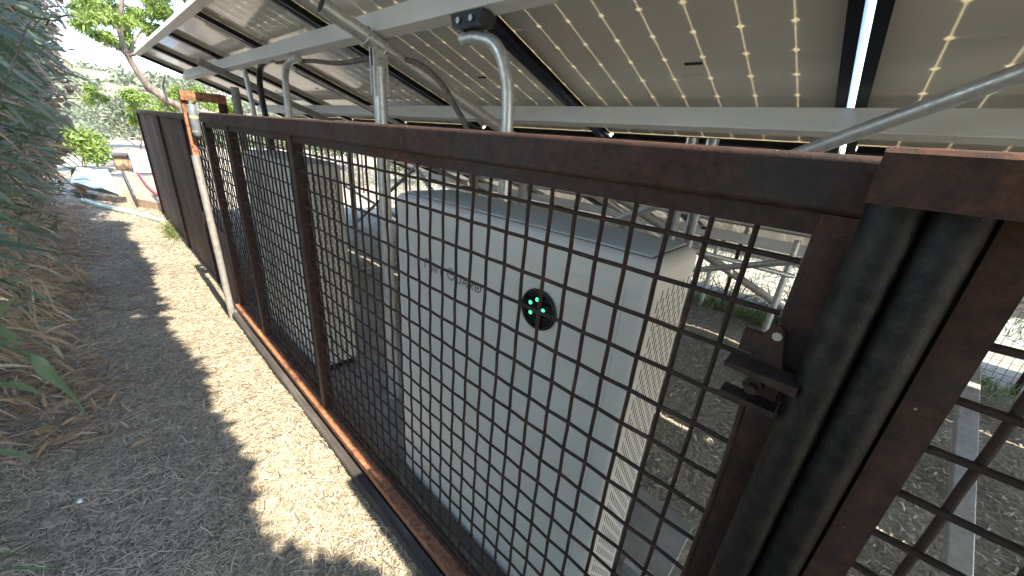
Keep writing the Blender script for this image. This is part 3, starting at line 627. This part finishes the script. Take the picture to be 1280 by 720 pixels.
pad = thing('concrete_pad', 'grey concrete pad under the white cabinets', 'concrete pad', (1.6, -1.0, 0))
MB().box((0.10, -1.40, -0.1), (1.598, -0.60, 0.058)).build('slab', 'concrete', pad); MB().box((1.602, -1.40, -0.1), (3.2, -0.60, 0.058)).build('slab', 'concrete', pad)
A = onZ(790, 645, 0.085); 
o = MB().extrude([(-.0205, -.0205), (.0205, -.0205), (.0205, .0205), (.012, .0205), (.012, -.016), (-.012, -.016), (-.012, .0205), (-.0205, .0205)], (0.234, -1.03, 0.0805), (-0.55, -1.03, 0.0805), (0, 1, 0), (0, 0, -1)).build('channel_rail', 'galvanised')
# move into place as a thing
tag(o, 'galvanised channel rail lying on the ground right of the lettered cabinet', 'rail')

# ================================================================== FAR THINGS ON THE LEFT
sh = MB()
c = [onZ(90, 232), onZ(150, 247), onZ(135, 214), onZ(98, 214)]
top = [p + Vector((0, 0, 0.05 + 0.03 * (i % 2))) for i, p in enumerate(c)]
N = 6; vs = []
for i in range(N + 1):
    for j in range(N + 1):
        a = top[0].lerp(top[1], i / N); b = top[3].lerp(top[2], i / N); p = a.lerp(b, j / N); vs.append(p + Vector((0, 0, 0.025 * math.sin(i * 1.9 + j) * math.cos(j * 1.3))))
fs = [(i * (N + 1) + j, (i + 1) * (N + 1) + j, (i + 1) * (N + 1) + j + 1, i * (N + 1) + j + 1) for i in range(N) for j in range(N)]
o = mesh_obj('ground_sheet', vs, fs, 'pale_sheet'); md = o.modifiers.new('thickness', 'SOLIDIFY'); md.thickness = 0.02; md.offset = 1
tag(o, 'pale grey sheet lying on the ground at the far end of the path', 'sheet')
A = onZ(98, 243, 0.05); B = onZ(154, 250, 0.05)
dv = (B - A).normalized(); sdv = Vector((-dv.y, dv.x, 0))
tag(MB().extrude(rrect(0.11, 0.10, 0.01), A, B, sdv, (0, 0, 1)).build('plank', 'weathered_wood'), 'dark timber plank at the edge of the pale sheet', 'plank')
tag(MB().tube(smooth_path([onZ(104, 250, 0.03), onZ(130, 258, 0.03), onZ(165, 266, 0.03), onZ(202, 276, 0.03)], 5), 0.035, 10).build('hose', 'hose_green'), 'pale green pipe lying across the far end of the path', 'pipe')
# raised beds
bed = thing('planter_box', 'low tan raised bed with a dark open side beside the rusty sheet fence', 'planter', (9.5, -0.9, 0))
a = onZ(173, 262); 
def prism(P, z0, z1, name, mat, parent):
    n = len(P); vs = [(p.x, p.y, z0) for p in P] + [(p.x, p.y, z1) for p in P]
    fs = [tuple(range(n))[::-1], tuple(range(n, 2 * n))] + [(k, (k + 1) % n, n + (k + 1) % n, n + k) for k in range(n)]
    return mesh_obj(name, vs, fs, mat, parent)
prism([onZ(172, 258), onZ(214, 266), onZ(205, 226), onZ(156, 222)], 0.0, 0.13, 'bed_top', 'tan_wood', bed)
prism([onZ(171, 259.5), onZ(173.5, 258.5), onZ(157, 221.5), onZ(154, 222)], 0.0, 0.17, 'side_board', 'weathered_wood', bed)
bed2 = thing('planter_box', 'brown timber box behind the raised bed at the far end of the path', 'planter', (14.5, -1.0, 0))
prism([onZ(146, 212), onZ(176, 212), onZ(172, 205), onZ(142, 205)], 0.0, 0.34, 'box_body', 'tan_wood', bed2)
prism([onZ(145.5, 212.4), onZ(176.5, 212.4), onZ(176, 211), onZ(146, 211)], 0.34, 0.37, 'box_rim', 'weathered_wood', bed2)
wb = thing('white_box', 'white plastic box at the far end of the path beside the sheet fence', 'box', onZ(182, 216))
prism([onZ(168, 217), onZ(198, 217), onZ(194, 209), onZ(166, 209)], 0.02, 0.36, 'box_body', 'white_paint', wb)
prism([onZ(167.5, 217.3), onZ(198.5, 217.3), onZ(194.5, 208.7), onZ(165.5, 208.7)], 0.361, 0.40, 'lid', 'white_paint', wb)
tag(MB().tube(smooth_path([onZ(172, 216, 0.16), onZ(184, 232, 0.16), onZ(197, 244, 0.16)], 5), 0.022, 8).build('red_hose', 'red_plastic'), 'dark red hose lying on the raised bed', 'hose')
tag(MB().tube([onX(150, 194, 17.5), onX(168, 193.5, 17.5), onX(200, 194.5, 17.5)], 0.07, 10).build('water_pipe', 'pale_sheet'), 'pale blue horizontal pipe beyond the white box', 'pipe')
# small finds on the path
lf = onZ(178, 555, 0.02)
def stone(c, r, mat, label, sq=0.5):
    mb = MB(); n, k = 10, 6; vs = []
    for i in range(k + 1):
        for j in range(n):
            a = math.pi * i / k; b = 2 * math.pi * j / n; rr = r * (1 + 0.18 * math.sin(3 * b + i) + 0.1 * random.uniform(-1, 1))
            vs.append((c.x + rr * math.sin(a) * math.cos(b), c.y + rr * math.sin(a) * math.sin(b) * 0.8, c.z + rr * math.cos(a) * sq))
    mb.add(vs, [(i * n + j, (i + 1) * n + j, (i + 1) * n + (j + 1) % n, i * n + (j + 1) % n) for i in range(k) for j in range(n)], True)
    return tag(mb.build('stone', mat), label, 'stone')
stone(onZ(70, 648, -0.008), 0.05, 'ground', 'flat stone half buried near the hedge, largest on the path', 0.3)
stone(onZ(100, 626, 0.015), 0.012, 'white_paint', 'tiny white pebble on the shaded path near the flat stone')
dl = thing('fallen_leaf', 'single broad pale dead leaf lying on the shaded path', 'leaf', lf)
vs = []; 
for i in range(7):
    t = i / 6; w = 0.022 * math.sin(math.pi * min(1, t * 0.96 + 0.02)) ** 0.8
    for s_ in (-1, 0, 1): vs.append((lf.x + 0.02 * (t - .5) + s_ * w, lf.y - 0.085 * (t - .5), lf.z + 0.008 * abs(s_) + 0.006 * math.sin(t * 4)))
mesh_obj('blade', vs, [(i * 3 + k, i * 3 + k + 1, i * 3 + k + 4, i * 3 + k + 3) for i in range(6) for k in range(2)], 'leaf_dry', dl)
# blue tarp beyond the cabinets
c = onY(437, 228, -5.6); tp = MB(); N = 8; vs = []
for i in range(N + 1):
    for j in range(N + 1): vs.append((c.x + 0.55 * (i / N - .5), c.y - 0.4 * (j / N - .5), max(0, c.z) * 0 + c.z - 0.08 + 0.16 * math.sin(math.pi * i / N) * math.sin(math.pi * j / N) + 0.02 * math.sin(i * 2.2 + j * 1.4)))
bt = thing('blue_tarp', 'crumpled bright blue tarp on a crate beyond the cabinets', 'tarp', (c.x, c.y, 0))
mesh_obj('sheet', vs, [(i * (N + 1) + j, (i + 1) * (N + 1) + j, (i + 1) * (N + 1) + j + 1, i * (N + 1) + j + 1) for i in range(N) for j in range(N)], 'blue_tarp', bt)
MB().box((c.x - .27, c.y - .2, 0), (c.x + .27, c.y + .2, c.z - 0.081)).build('crate', 'tan_wood', bt)

# ================================================================== VEGETATION
def hedge_edge(z): return np.interp(z, [0, 0.4, 0.9, 1.4, 2.0, 2.6, 3.4], [0.46, 0.37, 0.27, 0.16, 0.04, -0.04, 0.0])
def hedge_shrub(xc, half, n, label, dry=0.35, ivy=0.0):
    t = thing('hedge_shrub', label, 'shrub', (xc, 1.0, 0), 'shrubs of the tall hedge'); n = int(n * 1.35)
    rng = RNG
    z = rng.uniform(0, 3.3, n); x = xc + rng.normal(0, half * 0.62, n)
    k = np.exp(-rng.exponential(1.0, n) * 0.9)
    bumpy = 0.10 * np.sin(x * 3.7 + z * 2.1) + 0.08 * np.sin(x * 7.9 - z * 4.3) + 0.05 * np.sin(z * 9 + x * 2)
    y = hedge_edge(z) + bumpy + (1 - k) * 0.75 + np.where(x > 5.0, 0.14 * np.clip((1.9 - z) / 1.9, 0, 1), 0) + (0.12 if xc < 3 else 0.0) + 0.02 * np.maximum(0, x - 6)
    keepout = ~((x < 1.15)) 
    y = y + 0.06
    P = np.stack([x, y, z], 1)[keepout]; z = P[:, 2]; n = len(P)
    D = np.stack([rng.normal(0, .6, n), rng.normal(-0.55, .5, n), rng.normal(0.15, .5, n)], 1)
    isdry = rng.uniform(size=n) < np.interp(z, [0, 0.35, 0.8, 1.3, 1.8], [0.95, 0.8, dry, 0.15, 0.07])
    isivy = (~isdry) & (rng.uniform(size=n) < ivy)
    grn = ~(isdry | isivy); Pn = P
    leaves('foliage', Pn[grn], D[grn], rng.uniform(.05, .135, grn.sum()), rng.uniform(.008, .016, grn.sum()), 'leaf_blue', t, 0.35)
    leaves('dry_leaves', Pn[isdry], D[isdry] + np.array([0, -.1, -.5]), rng.uniform(.05, .14, isdry.sum()), rng.uniform(.006, .014, isdry.sum()), 'leaf_dry', t, 0.7)
    if ivy > 0: leaves('brown_leaves', Pn[isivy], D[isivy], rng.uniform(.05, .11, isivy.sum()), rng.uniform(.03, .06, isivy.sum()), 'leaf_ivy', t, 0.4)
    mb = MB()
    for i in range(7):
        x0 = xc + random.uniform(-half, half) * .7; yb = random.uniform(.75, 1.2)
        mb.tube(smooth_path([(x0, yb, 0), (x0 + random.uniform(-.2, .2), yb - .1, 1.0), (x0 + random.uniform(-.4, .4), yb - random.uniform(.2, .5), 2.1), (x0 + random.uniform(-.5, .5), yb - random.uniform(.4, .9), 3.1)], 4), [0.028 - 0.0016 * k for k in range(13)], 7)
    for i in range(26):
        x0 = xc + random.uniform(-half, half); z0 = random.uniform(.2, 2.6); ye = float(hedge_edge(z0))
        mb.tube(smooth_path([(x0, ye + .7, z0 - .3), (x0 + random.uniform(-.15, .15), ye + .35, z0), (x0 + random.uniform(-.3, .3), ye + .12, z0 + random.uniform(-.1, .3))], 3), 0.005, 5)
    mb.build('stems', 'bark', t)
    return t
hedge_shrub(2.05, 0.55, 5200, 'hedge shrub nearest the camera with narrow blue-green leaves at the left edge')
hedge_shrub(3.15, 0.6, 6500, 'hedge shrub with drooping tan dead leaves over the path, second from the camera', 0.5)
hedge_shrub(4.4, 0.7, 7000, 'hedge shrub with mixed green and dry leaves, third from the camera', 0.45, 0.1)
hedge_shrub(5.9, 0.8, 7000, 'hedge shrub fourth from the camera, green above and dry at its foot', 0.35, 0.3)
hedge_shrub(7.5, 0.85, 7000, 'hedge shrub with reddish brown leaves, fifth from the camera', 0.3, 0.55)
hedge_shrub(9.3, 0.9, 6500, 'farthest hedge shrub, pinkish brown leaves catching the light', 0.25, 0.7)
# leaf litter that spills over the path edge
n = 3000; x = 2.3 + 6.5 * RNG.uniform(size=n) ** 1.1; y = 0.50 - np.abs(RNG.normal(0, .15, n)) + 0.06 * np.sin(x * 4) + 0.25 * (RNG.uniform(size=n) < .35)
z = ground_h(x, y) + RNG.uniform(0.004, 0.10, n) * np.clip((y - 0.05) / .3, 0.1, 1)
tag(leaves('leaf_litter', np.stack([x, y, z], 1), np.stack([RNG.normal(0, 1, n), RNG.normal(-.2, 1, n), RNG.normal(0.1, .35, n)], 1), RNG.uniform(.05, .13, n), RNG.uniform(.006, .014, n), 'leaf_dry', None, 0.3), 'tan dead leaves fallen along the foot of the hedge', 'leaf litter', kind='stuff')

# strap-leaved plant in the lower left corner: broad blades reaching into view
def blade(pts, w, parent, twist=0.0, fold=0.25):
    P = smooth_path(pts, 7); n = len(P); vs = []
    for i, p in enumerate(P):
        t = i / (n - 1); d = (P[min(n - 1, i + 1)] - P[max(0, i - 1)]).normalized()
        s_ = d.cross(Vector((math.sin(twist), 0.35, 1))).normalized(); nn = s_.cross(d)
        ww = w * (0.55 + 0.45 * math.sin(math.pi * min(1, t * 1.1))) * (1 - t ** 5) + 0.0006
        vs += [p - s_ * ww / 2 + nn * ww * fold, p, p + s_ * ww / 2 + nn * ww * fold]
    return mesh_obj('blade', vs, [(i * 3 + k, i * 3 + k + 1, i * 3 + k + 4, i * 3 + k + 3) for i in range(n - 1) for k in range(2)], 'leaf_strap', parent, [True] * (2 * (n - 1)))
def at(u, v, d): r = ray(u, v) * d; return Vector((r[0], r[1], r[2] + CAMZ))
sp = thing('strap_plant', 'strap-leaved plant with broad green blades at the left edge of the picture', 'plant', (1.02, 0.60, 0.02))
b0 = Vector((1.02, 0.62, 0.05))
blade([b0, at(-60, 520, 1.32), at(-22, 430, 1.22), at(8, 388, 1.2), at(24, 366, 1.2)], 0.060, sp, 0.3)
blade([b0, at(-70, 470, 1.3), at(-15, 432, 1.25), at(40, 452, 1.28), at(85, 486, 1.32), at(112, 522, 1.36)], 0.030, sp, -0.2)
blade([b0, at(-60, 500, 1.3), at(-5, 484, 1.28), at(30, 486, 1.3), at(52, 492, 1.32)], 0.026, sp, 0.4)
blade([b0, at(-70, 560, 1.35), at(-10, 566, 1.38), at(25, 570, 1.42), at(50, 577, 1.46)], 0.020, sp)
blade([b0, at(-80, 440, 1.25), at(-20, 412, 1.2), at(10, 420, 1.22), at(26, 436, 1.25)], 0.022, sp, 0.6)
sp2 = thing('strap_plant', 'low grassy plant with thin arching blades in the bottom left corner', 'plant', (1.5, 0.62, 0.03))
b1 = Vector((1.45, 0.60, 0.06))
for tipu, tipv, md_ in ((82, 664, 40), (80, 690, 20), (60, 700, 8), (50, 672, 50), (92, 712, 12), (40, 716, 6), (70, 678, 30), (20, 655, 40)):
    tp_ = onZ(tipu, tipv, 0.03 + random.uniform(0, .06)); mid = (b1 + tp_) / 2 + Vector((random.uniform(-.05, .05), 0, 0.10 + random.uniform(0, .08)))
    blade([b1 + Vector((random.uniform(-.04, .04), random.uniform(-.04, .04), 0)), mid, tp_], random.uniform(.012, .02), sp2, random.uniform(-.5, .5))
# nearer hedge twigs with large blue leaves at the top left
tw = thing('leafy_branch', 'overhanging branch of large narrow blue-green leaves at the upper left edge', 'branch', at(-90, 300, 1.9))
n = 95; uu = RNG.uniform(-90, 22, n); vv = RNG.uniform(-30, 330, n); dd = RNG.uniform(1.9, 2.8, n)
P = np.array([at(u, v, d) for u, v, d in zip(uu, vv, dd)])
leaves('foliage', P, np.stack([RNG.normal(0, .5, n), RNG.normal(-.8, .4, n), RNG.normal(-.25, .5, n)], 1), RNG.uniform(.12, .22, n), RNG.uniform(.012, .022, n), 'leaf_blue', tw, 0.35)
MB().tube(smooth_path([at(-140, 420, 2.1), at(-60, 250, 2.0), at(0, 120, 1.9), at(35, 30, 1.9)], 5), 0.0022, 6).tube(smooth_path([at(-120, 320, 2.3), at(-30, 210, 2.2), at(45, 180, 2.2)], 5), 0.0025, 6).build('twigs', 'bark', tw)

# the tree whose crown hangs over the path behind the camera and shades the left half of it
ot = thing('overhanging_tree', 'leafy tree overhanging the path from the hedge, shading its left half', 'tree', (-1.2, 1.8, 0))
tr = MB().tube(smooth_path([(-1.2, 1.8, 0), (-1.15, 1.7, 1.2), (-1.0, 1.4, 2.4), (-.8, 1.0, 3.4), (-.6, .7, 4.1)], 5), [0.13 - 0.003 * k for k in range(21)], 12)
for e in ((2.6, .6, 3.6), (1.2, .5, 3.5), (-3.2, .6, 3.6), (-2.2, .3, 3.3), (.3, .4, 3.6), (3.8, .7, 3.5)):
    tr.tube(smooth_path([(-1.05, 1.5, 2.0), ((-1.0 + e[0]) / 2, 1.2, 2.9), e], 5), [0.06 - 0.0045 * k for k in range(11)], 8)
tr.build('trunk', 'bark', ot)
Pc = []; 
shift = 1 / math.tan(R_(SUN_EL))
dyy = math.tan(R_(SUN_AZ)) * shift
def edge_y(x): return -0.122 + 0.025 * math.sin(x * 2.1) + 0.022 * math.sin(x * 5.7 + 1) + 0.012 * max(0, x - 4)      # where the shade ends on the ground
xg = -0.4
while xg < 7.4:                                 # lumps of leaves along the rim of the crown
    h = random.uniform(2.75, 3.15); rad = random.choice([.05, .06, .08, .10, .13, .16]); ye = edge_y(xg)
    c = (xg - h * shift, ye + rad - h * dyy, h); p, _d2 = blob_points(int(900 * rad * rad / 0.02), c, (rad * 1.3, rad, rad * .6), 0.2); Pc.append(p); xg += random.uniform(.05, .26)
n = 5200; xs_ = RNG.uniform(-1.0, 1.2, n); hh = RNG.uniform(2.75, 3.1, n); lim = np.interp(xs_, [-1.5, .72, .80, 0.98, 1.2], [-.46, -.44, -.40, -.28, -.10]); ys_ = lim + (0.0 - lim) * RNG.uniform(size=n)  # leaves added here stand in for the camera holder's cast shadow
Pc.append(np.stack([xs_ - hh * shift, ys_ - hh * dyy, hh], 1))
n_rim = sum(len(p) for p in Pc)
n = 15000; xs_ = RNG.uniform(-1.6, 7.6, n); hh = RNG.uniform(2.8, 3.9, n); ys_ = RNG.uniform(0.0, 1.9, n)
ys_ = np.array([max(y, edge_y(x) + .09) for x, y in zip(xs_, ys_)])
Pc.append(np.stack([xs_ - hh * shift, ys_ - hh * dyy, hh], 1))
n = 3200; xs_ = RNG.uniform(0.7, 3.2, n); hh = RNG.uniform(3.0, 4.2, n); ys_ = RNG.uniform(-0.06, 0.75, n)
Pc.append(np.stack([xs_ - hh * shift, ys_ - hh * dyy, hh], 1))
Pc = np.concatenate(Pc); n = len(Pc)
big = np.where(np.arange(n) < n_rim, 1.0, 1.75)
leaves('crown', Pc, RNG.normal(size=(n, 3)) * np.array([1, 1, .5]), RNG.uniform(.06, .12, n) * big, RNG.uniform(.03, .05, n) * big, 'leaf_green', ot, 0.2)

nw = 9000; P = np.stack([RNG.uniform(-4.5, 1.0, nw), 0.75 + RNG.exponential(.35, nw), RNG.uniform(0, 4.2, nw)], 1)
leaves('unseen_hedge_leaves', P, RNG.normal(size=(nw, 3)), RNG.uniform(.12, .22, nw), RNG.uniform(.05, .08, nw), 'leaf_green', ot, 0.3)  # unseen hedge leaves, added to block skylight from the left
# bright bush at the far end of the path
def bush(name, label, c, r, n, mat, ls, ws, cat='bush', group=None):
    t = thing(name, label, cat, (c[0], c[1], 0), group); P = []; 
    for i in range(16):
        d = RNG.normal(size=3); d /= np.linalg.norm(d); d[2] = abs(d[2]) * 0.9
        p, _ = blob_points(n // 16, np.array(c) + d * np.array(r) * 0.6, np.array(r) * 0.42, 0.3); P.append(p)
    P = np.concatenate(P); P[:, 2] = np.maximum(P[:, 2], 0.02); k = len(P)
    leaves('crown', P, RNG.normal(size=(k, 3)) + np.array([0, 0, .3]), RNG.uniform(*ls, k), RNG.uniform(*ws, k), mat, t, 0.3)
    mb = MB()
    for i in range(6): mb.tube(smooth_path([(c[0], c[1], 0), (c[0] + random.uniform(-.3, .3) * r[0], c[1] + random.uniform(-.3, .3) * r[1], c[2] * .6), (c[0] + random.uniform(-.8, .8) * r[0], c[1] + random.uniform(-.8, .8) * r[1], c[2] + r[2] * .5)], 4), 0.012, 5)
    mb.build('trunk', 'bark', t); return t
bc = onZ(112, 232); 
bush('bush', 'bright lime green bush at the far end of the path', (14.0, 0.22, 0.42), (0.8, 0.62, 0.66), 5200, 'leaf_lime', (.06, .12), (.03, .05))
bush('bush', 'grey-green bush behind the lime bush against the hill', (22.0, -1.4, 1.0), (1.8, 1.6, 1.3), 5200, 'leaf_olive', (.08, .16), (.04, .07))
bush('bush', 'sunlit green bush behind the back fence, left of the cabinet', (onY(425, 200, -6.4).x, -6.4, 0.7), (1.6, 1.0, 1.0), 4200, 'leaf_green', (.06, .12), (.03, .06))
bush('bush', 'tall green bush behind the back fence at the left of the enclosure', (onY(388, 190, -6.0).x, -6.2, 1.0), (1.8, 1.2, 1.5), 4200, 'leaf_lime', (.08, .14), (.04, .06))
bush('bush', 'reddish green bush behind the back fence, just above the lettered cabinet corner', (onY(505, 205, -6.6).x, -6.6, 0.4), (1.0, .7, .6), 2600, 'leaf_olive', (.05, .1), (.02, .05))
bush('bush', 'low olive bush behind the back fence, right of the cabinet', (1.2, -7.5, 0.3), (1.1, .7, .4), 2600, 'leaf_olive', (.05, .1), (.02, .04))
n = 15000; x = RNG.uniform(-5, 16, n); y = -4.75 - 6.0 * RNG.uniform(size=n) ** 1.5; kk = np.sin(x * 1.7 + y * 2.3) + np.sin(x * 0.7 - y * 1.1) > -0.5; x, y = x[kk], y[kk]; n = len(x)
tag(leaves('dry_grass', np.stack([x, y, np.zeros(n)], 1), np.stack([RNG.normal(0, .5, n), RNG.normal(0, .5, n), np.ones(n)], 1), RNG.uniform(.08, .3, n), RNG.uniform(.008, .02, n), 'leaf_olive', None, 0.5), 'rough olive weeds on the ground behind the back wire fence', 'weeds', kind='stuff')
# scrub on the hillside: one mass
n = 26000; P = []; 
for i in range(520):
    X = 26 + 130 * random.random() ** 1.6; Y = random.uniform(-0.62, 0.12) * X; s = random.uniform(.45, 1.0) * (0.5 + X / 55)
    t = min(1, max(0, (X - 70) / 190)); z = 9.5 * math.sin(math.pi * min(1, t * 1.25)) ** 1.3 * .9 if X > 70 else 0
    p, _ = blob_points(70, (X, Y, z + s * .3), (s, s, s * .6), 0.3); P.append(p)
P = np.concatenate(P); n = len(P); L = 0.10 + P[:, 0] * 0.0065
tag(leaves('scrub', P, RNG.normal(size=(n, 3)), L * RNG.uniform(.7, 1.3, n), L * .55, 'leaf_olive', None, 0.2), 'olive grey scrub covering the far slope', 'scrub', kind='stuff')

# the leaning tree behind the sheet fence
lt = thing('leaning_tree', 'leaning tree with crooked trunk and light green feathery crown behind the array', 'tree', tuple(onX(232, 150, 11.5))[:2] + (0,))
def tx(u, v, X=11.5): return onX(u, v, X)
trk = MB().tube(smooth_path([(onX(236, 150, 11.5).x, onX(236, 150, 11.5).y, -.05), tx(232, 145), tx(208, 125), tx(188, 110), tx(172, 90), tx(160, 70), tx(150, 40), tx(152, 5), tx(160, -40)], 5), [0.085 - 0.0014 * k for k in range(41)], 10)
limbs = [[(172, 90), (150, 62), (128, 58), (104, 66)], [(160, 70), (172, 45), (196, 20), (205, -10)], [(208, 125), (204, 108), (206, 92), (200, 70)], [(200, 120), (178, 112), (168, 118), (170, 134)], [(150, 40), (132, 22), (118, 5), (100, -20)], [(160, 70), (185, 66), (205, 75)], [(232, 145), (250, 120), (262, 112), (290, 120)]]
for L_ in limbs: 
    q = smooth_path([tx(u, v, 11.5 + random.uniform(-.4, .4) * i) for i, (u, v) in enumerate(L_)], 5); trk.tube(q, [0.03 - 0.0017 * k for k in range(len(q))], 7)
trk.build('trunk', 'bark', lt)
P = []
cl = [(112, 30, 17), (135, 15, 20), (160, 8, 22), (190, 5, 22), (215, -8, 24), (150, 30, 14), (125, 45, 13), (180, 28, 16), (205, 20, 14), (110, 8, 16), (160, 55, 9), (170, -20, 26), (120, -20, 24), (230, -30, 30), (142, 52, 7), (195, 42, 9), (118, 118, 10), (172, 128, 13), (160, 118, 9), (185, 140, 14), (216, 115, 12), (222, 132, 12), (245, 118, 10), (262, 130, 12), (285, 132, 10), (150, -50, 40), (220, -70, 40), (90, -50, 30)]
for (u, v, s) in cl:
    X = 11.5 + random.uniform(-1.0, 1.0); c = onX(u, v, X); r = s / 463 * X * 0.62
    for k in range(5):
        cc = np.array(c) + RNG.normal(0, .5, 3) * r * np.array([1, 1, .8]); p, _ = blob_points(int(90 + 8 * s), cc, (r * .6, r * .6, r * .42), 0.1); P.append(p)
P = np.concatenate(P); n = len(P)
leaves('crown', P, RNG.normal(size=(n, 3)) + np.array([0, 0, -.3]), RNG.uniform(.05, .10, n), RNG.uniform(.014, .026, n), 'leaf_lime', lt, 0.5)
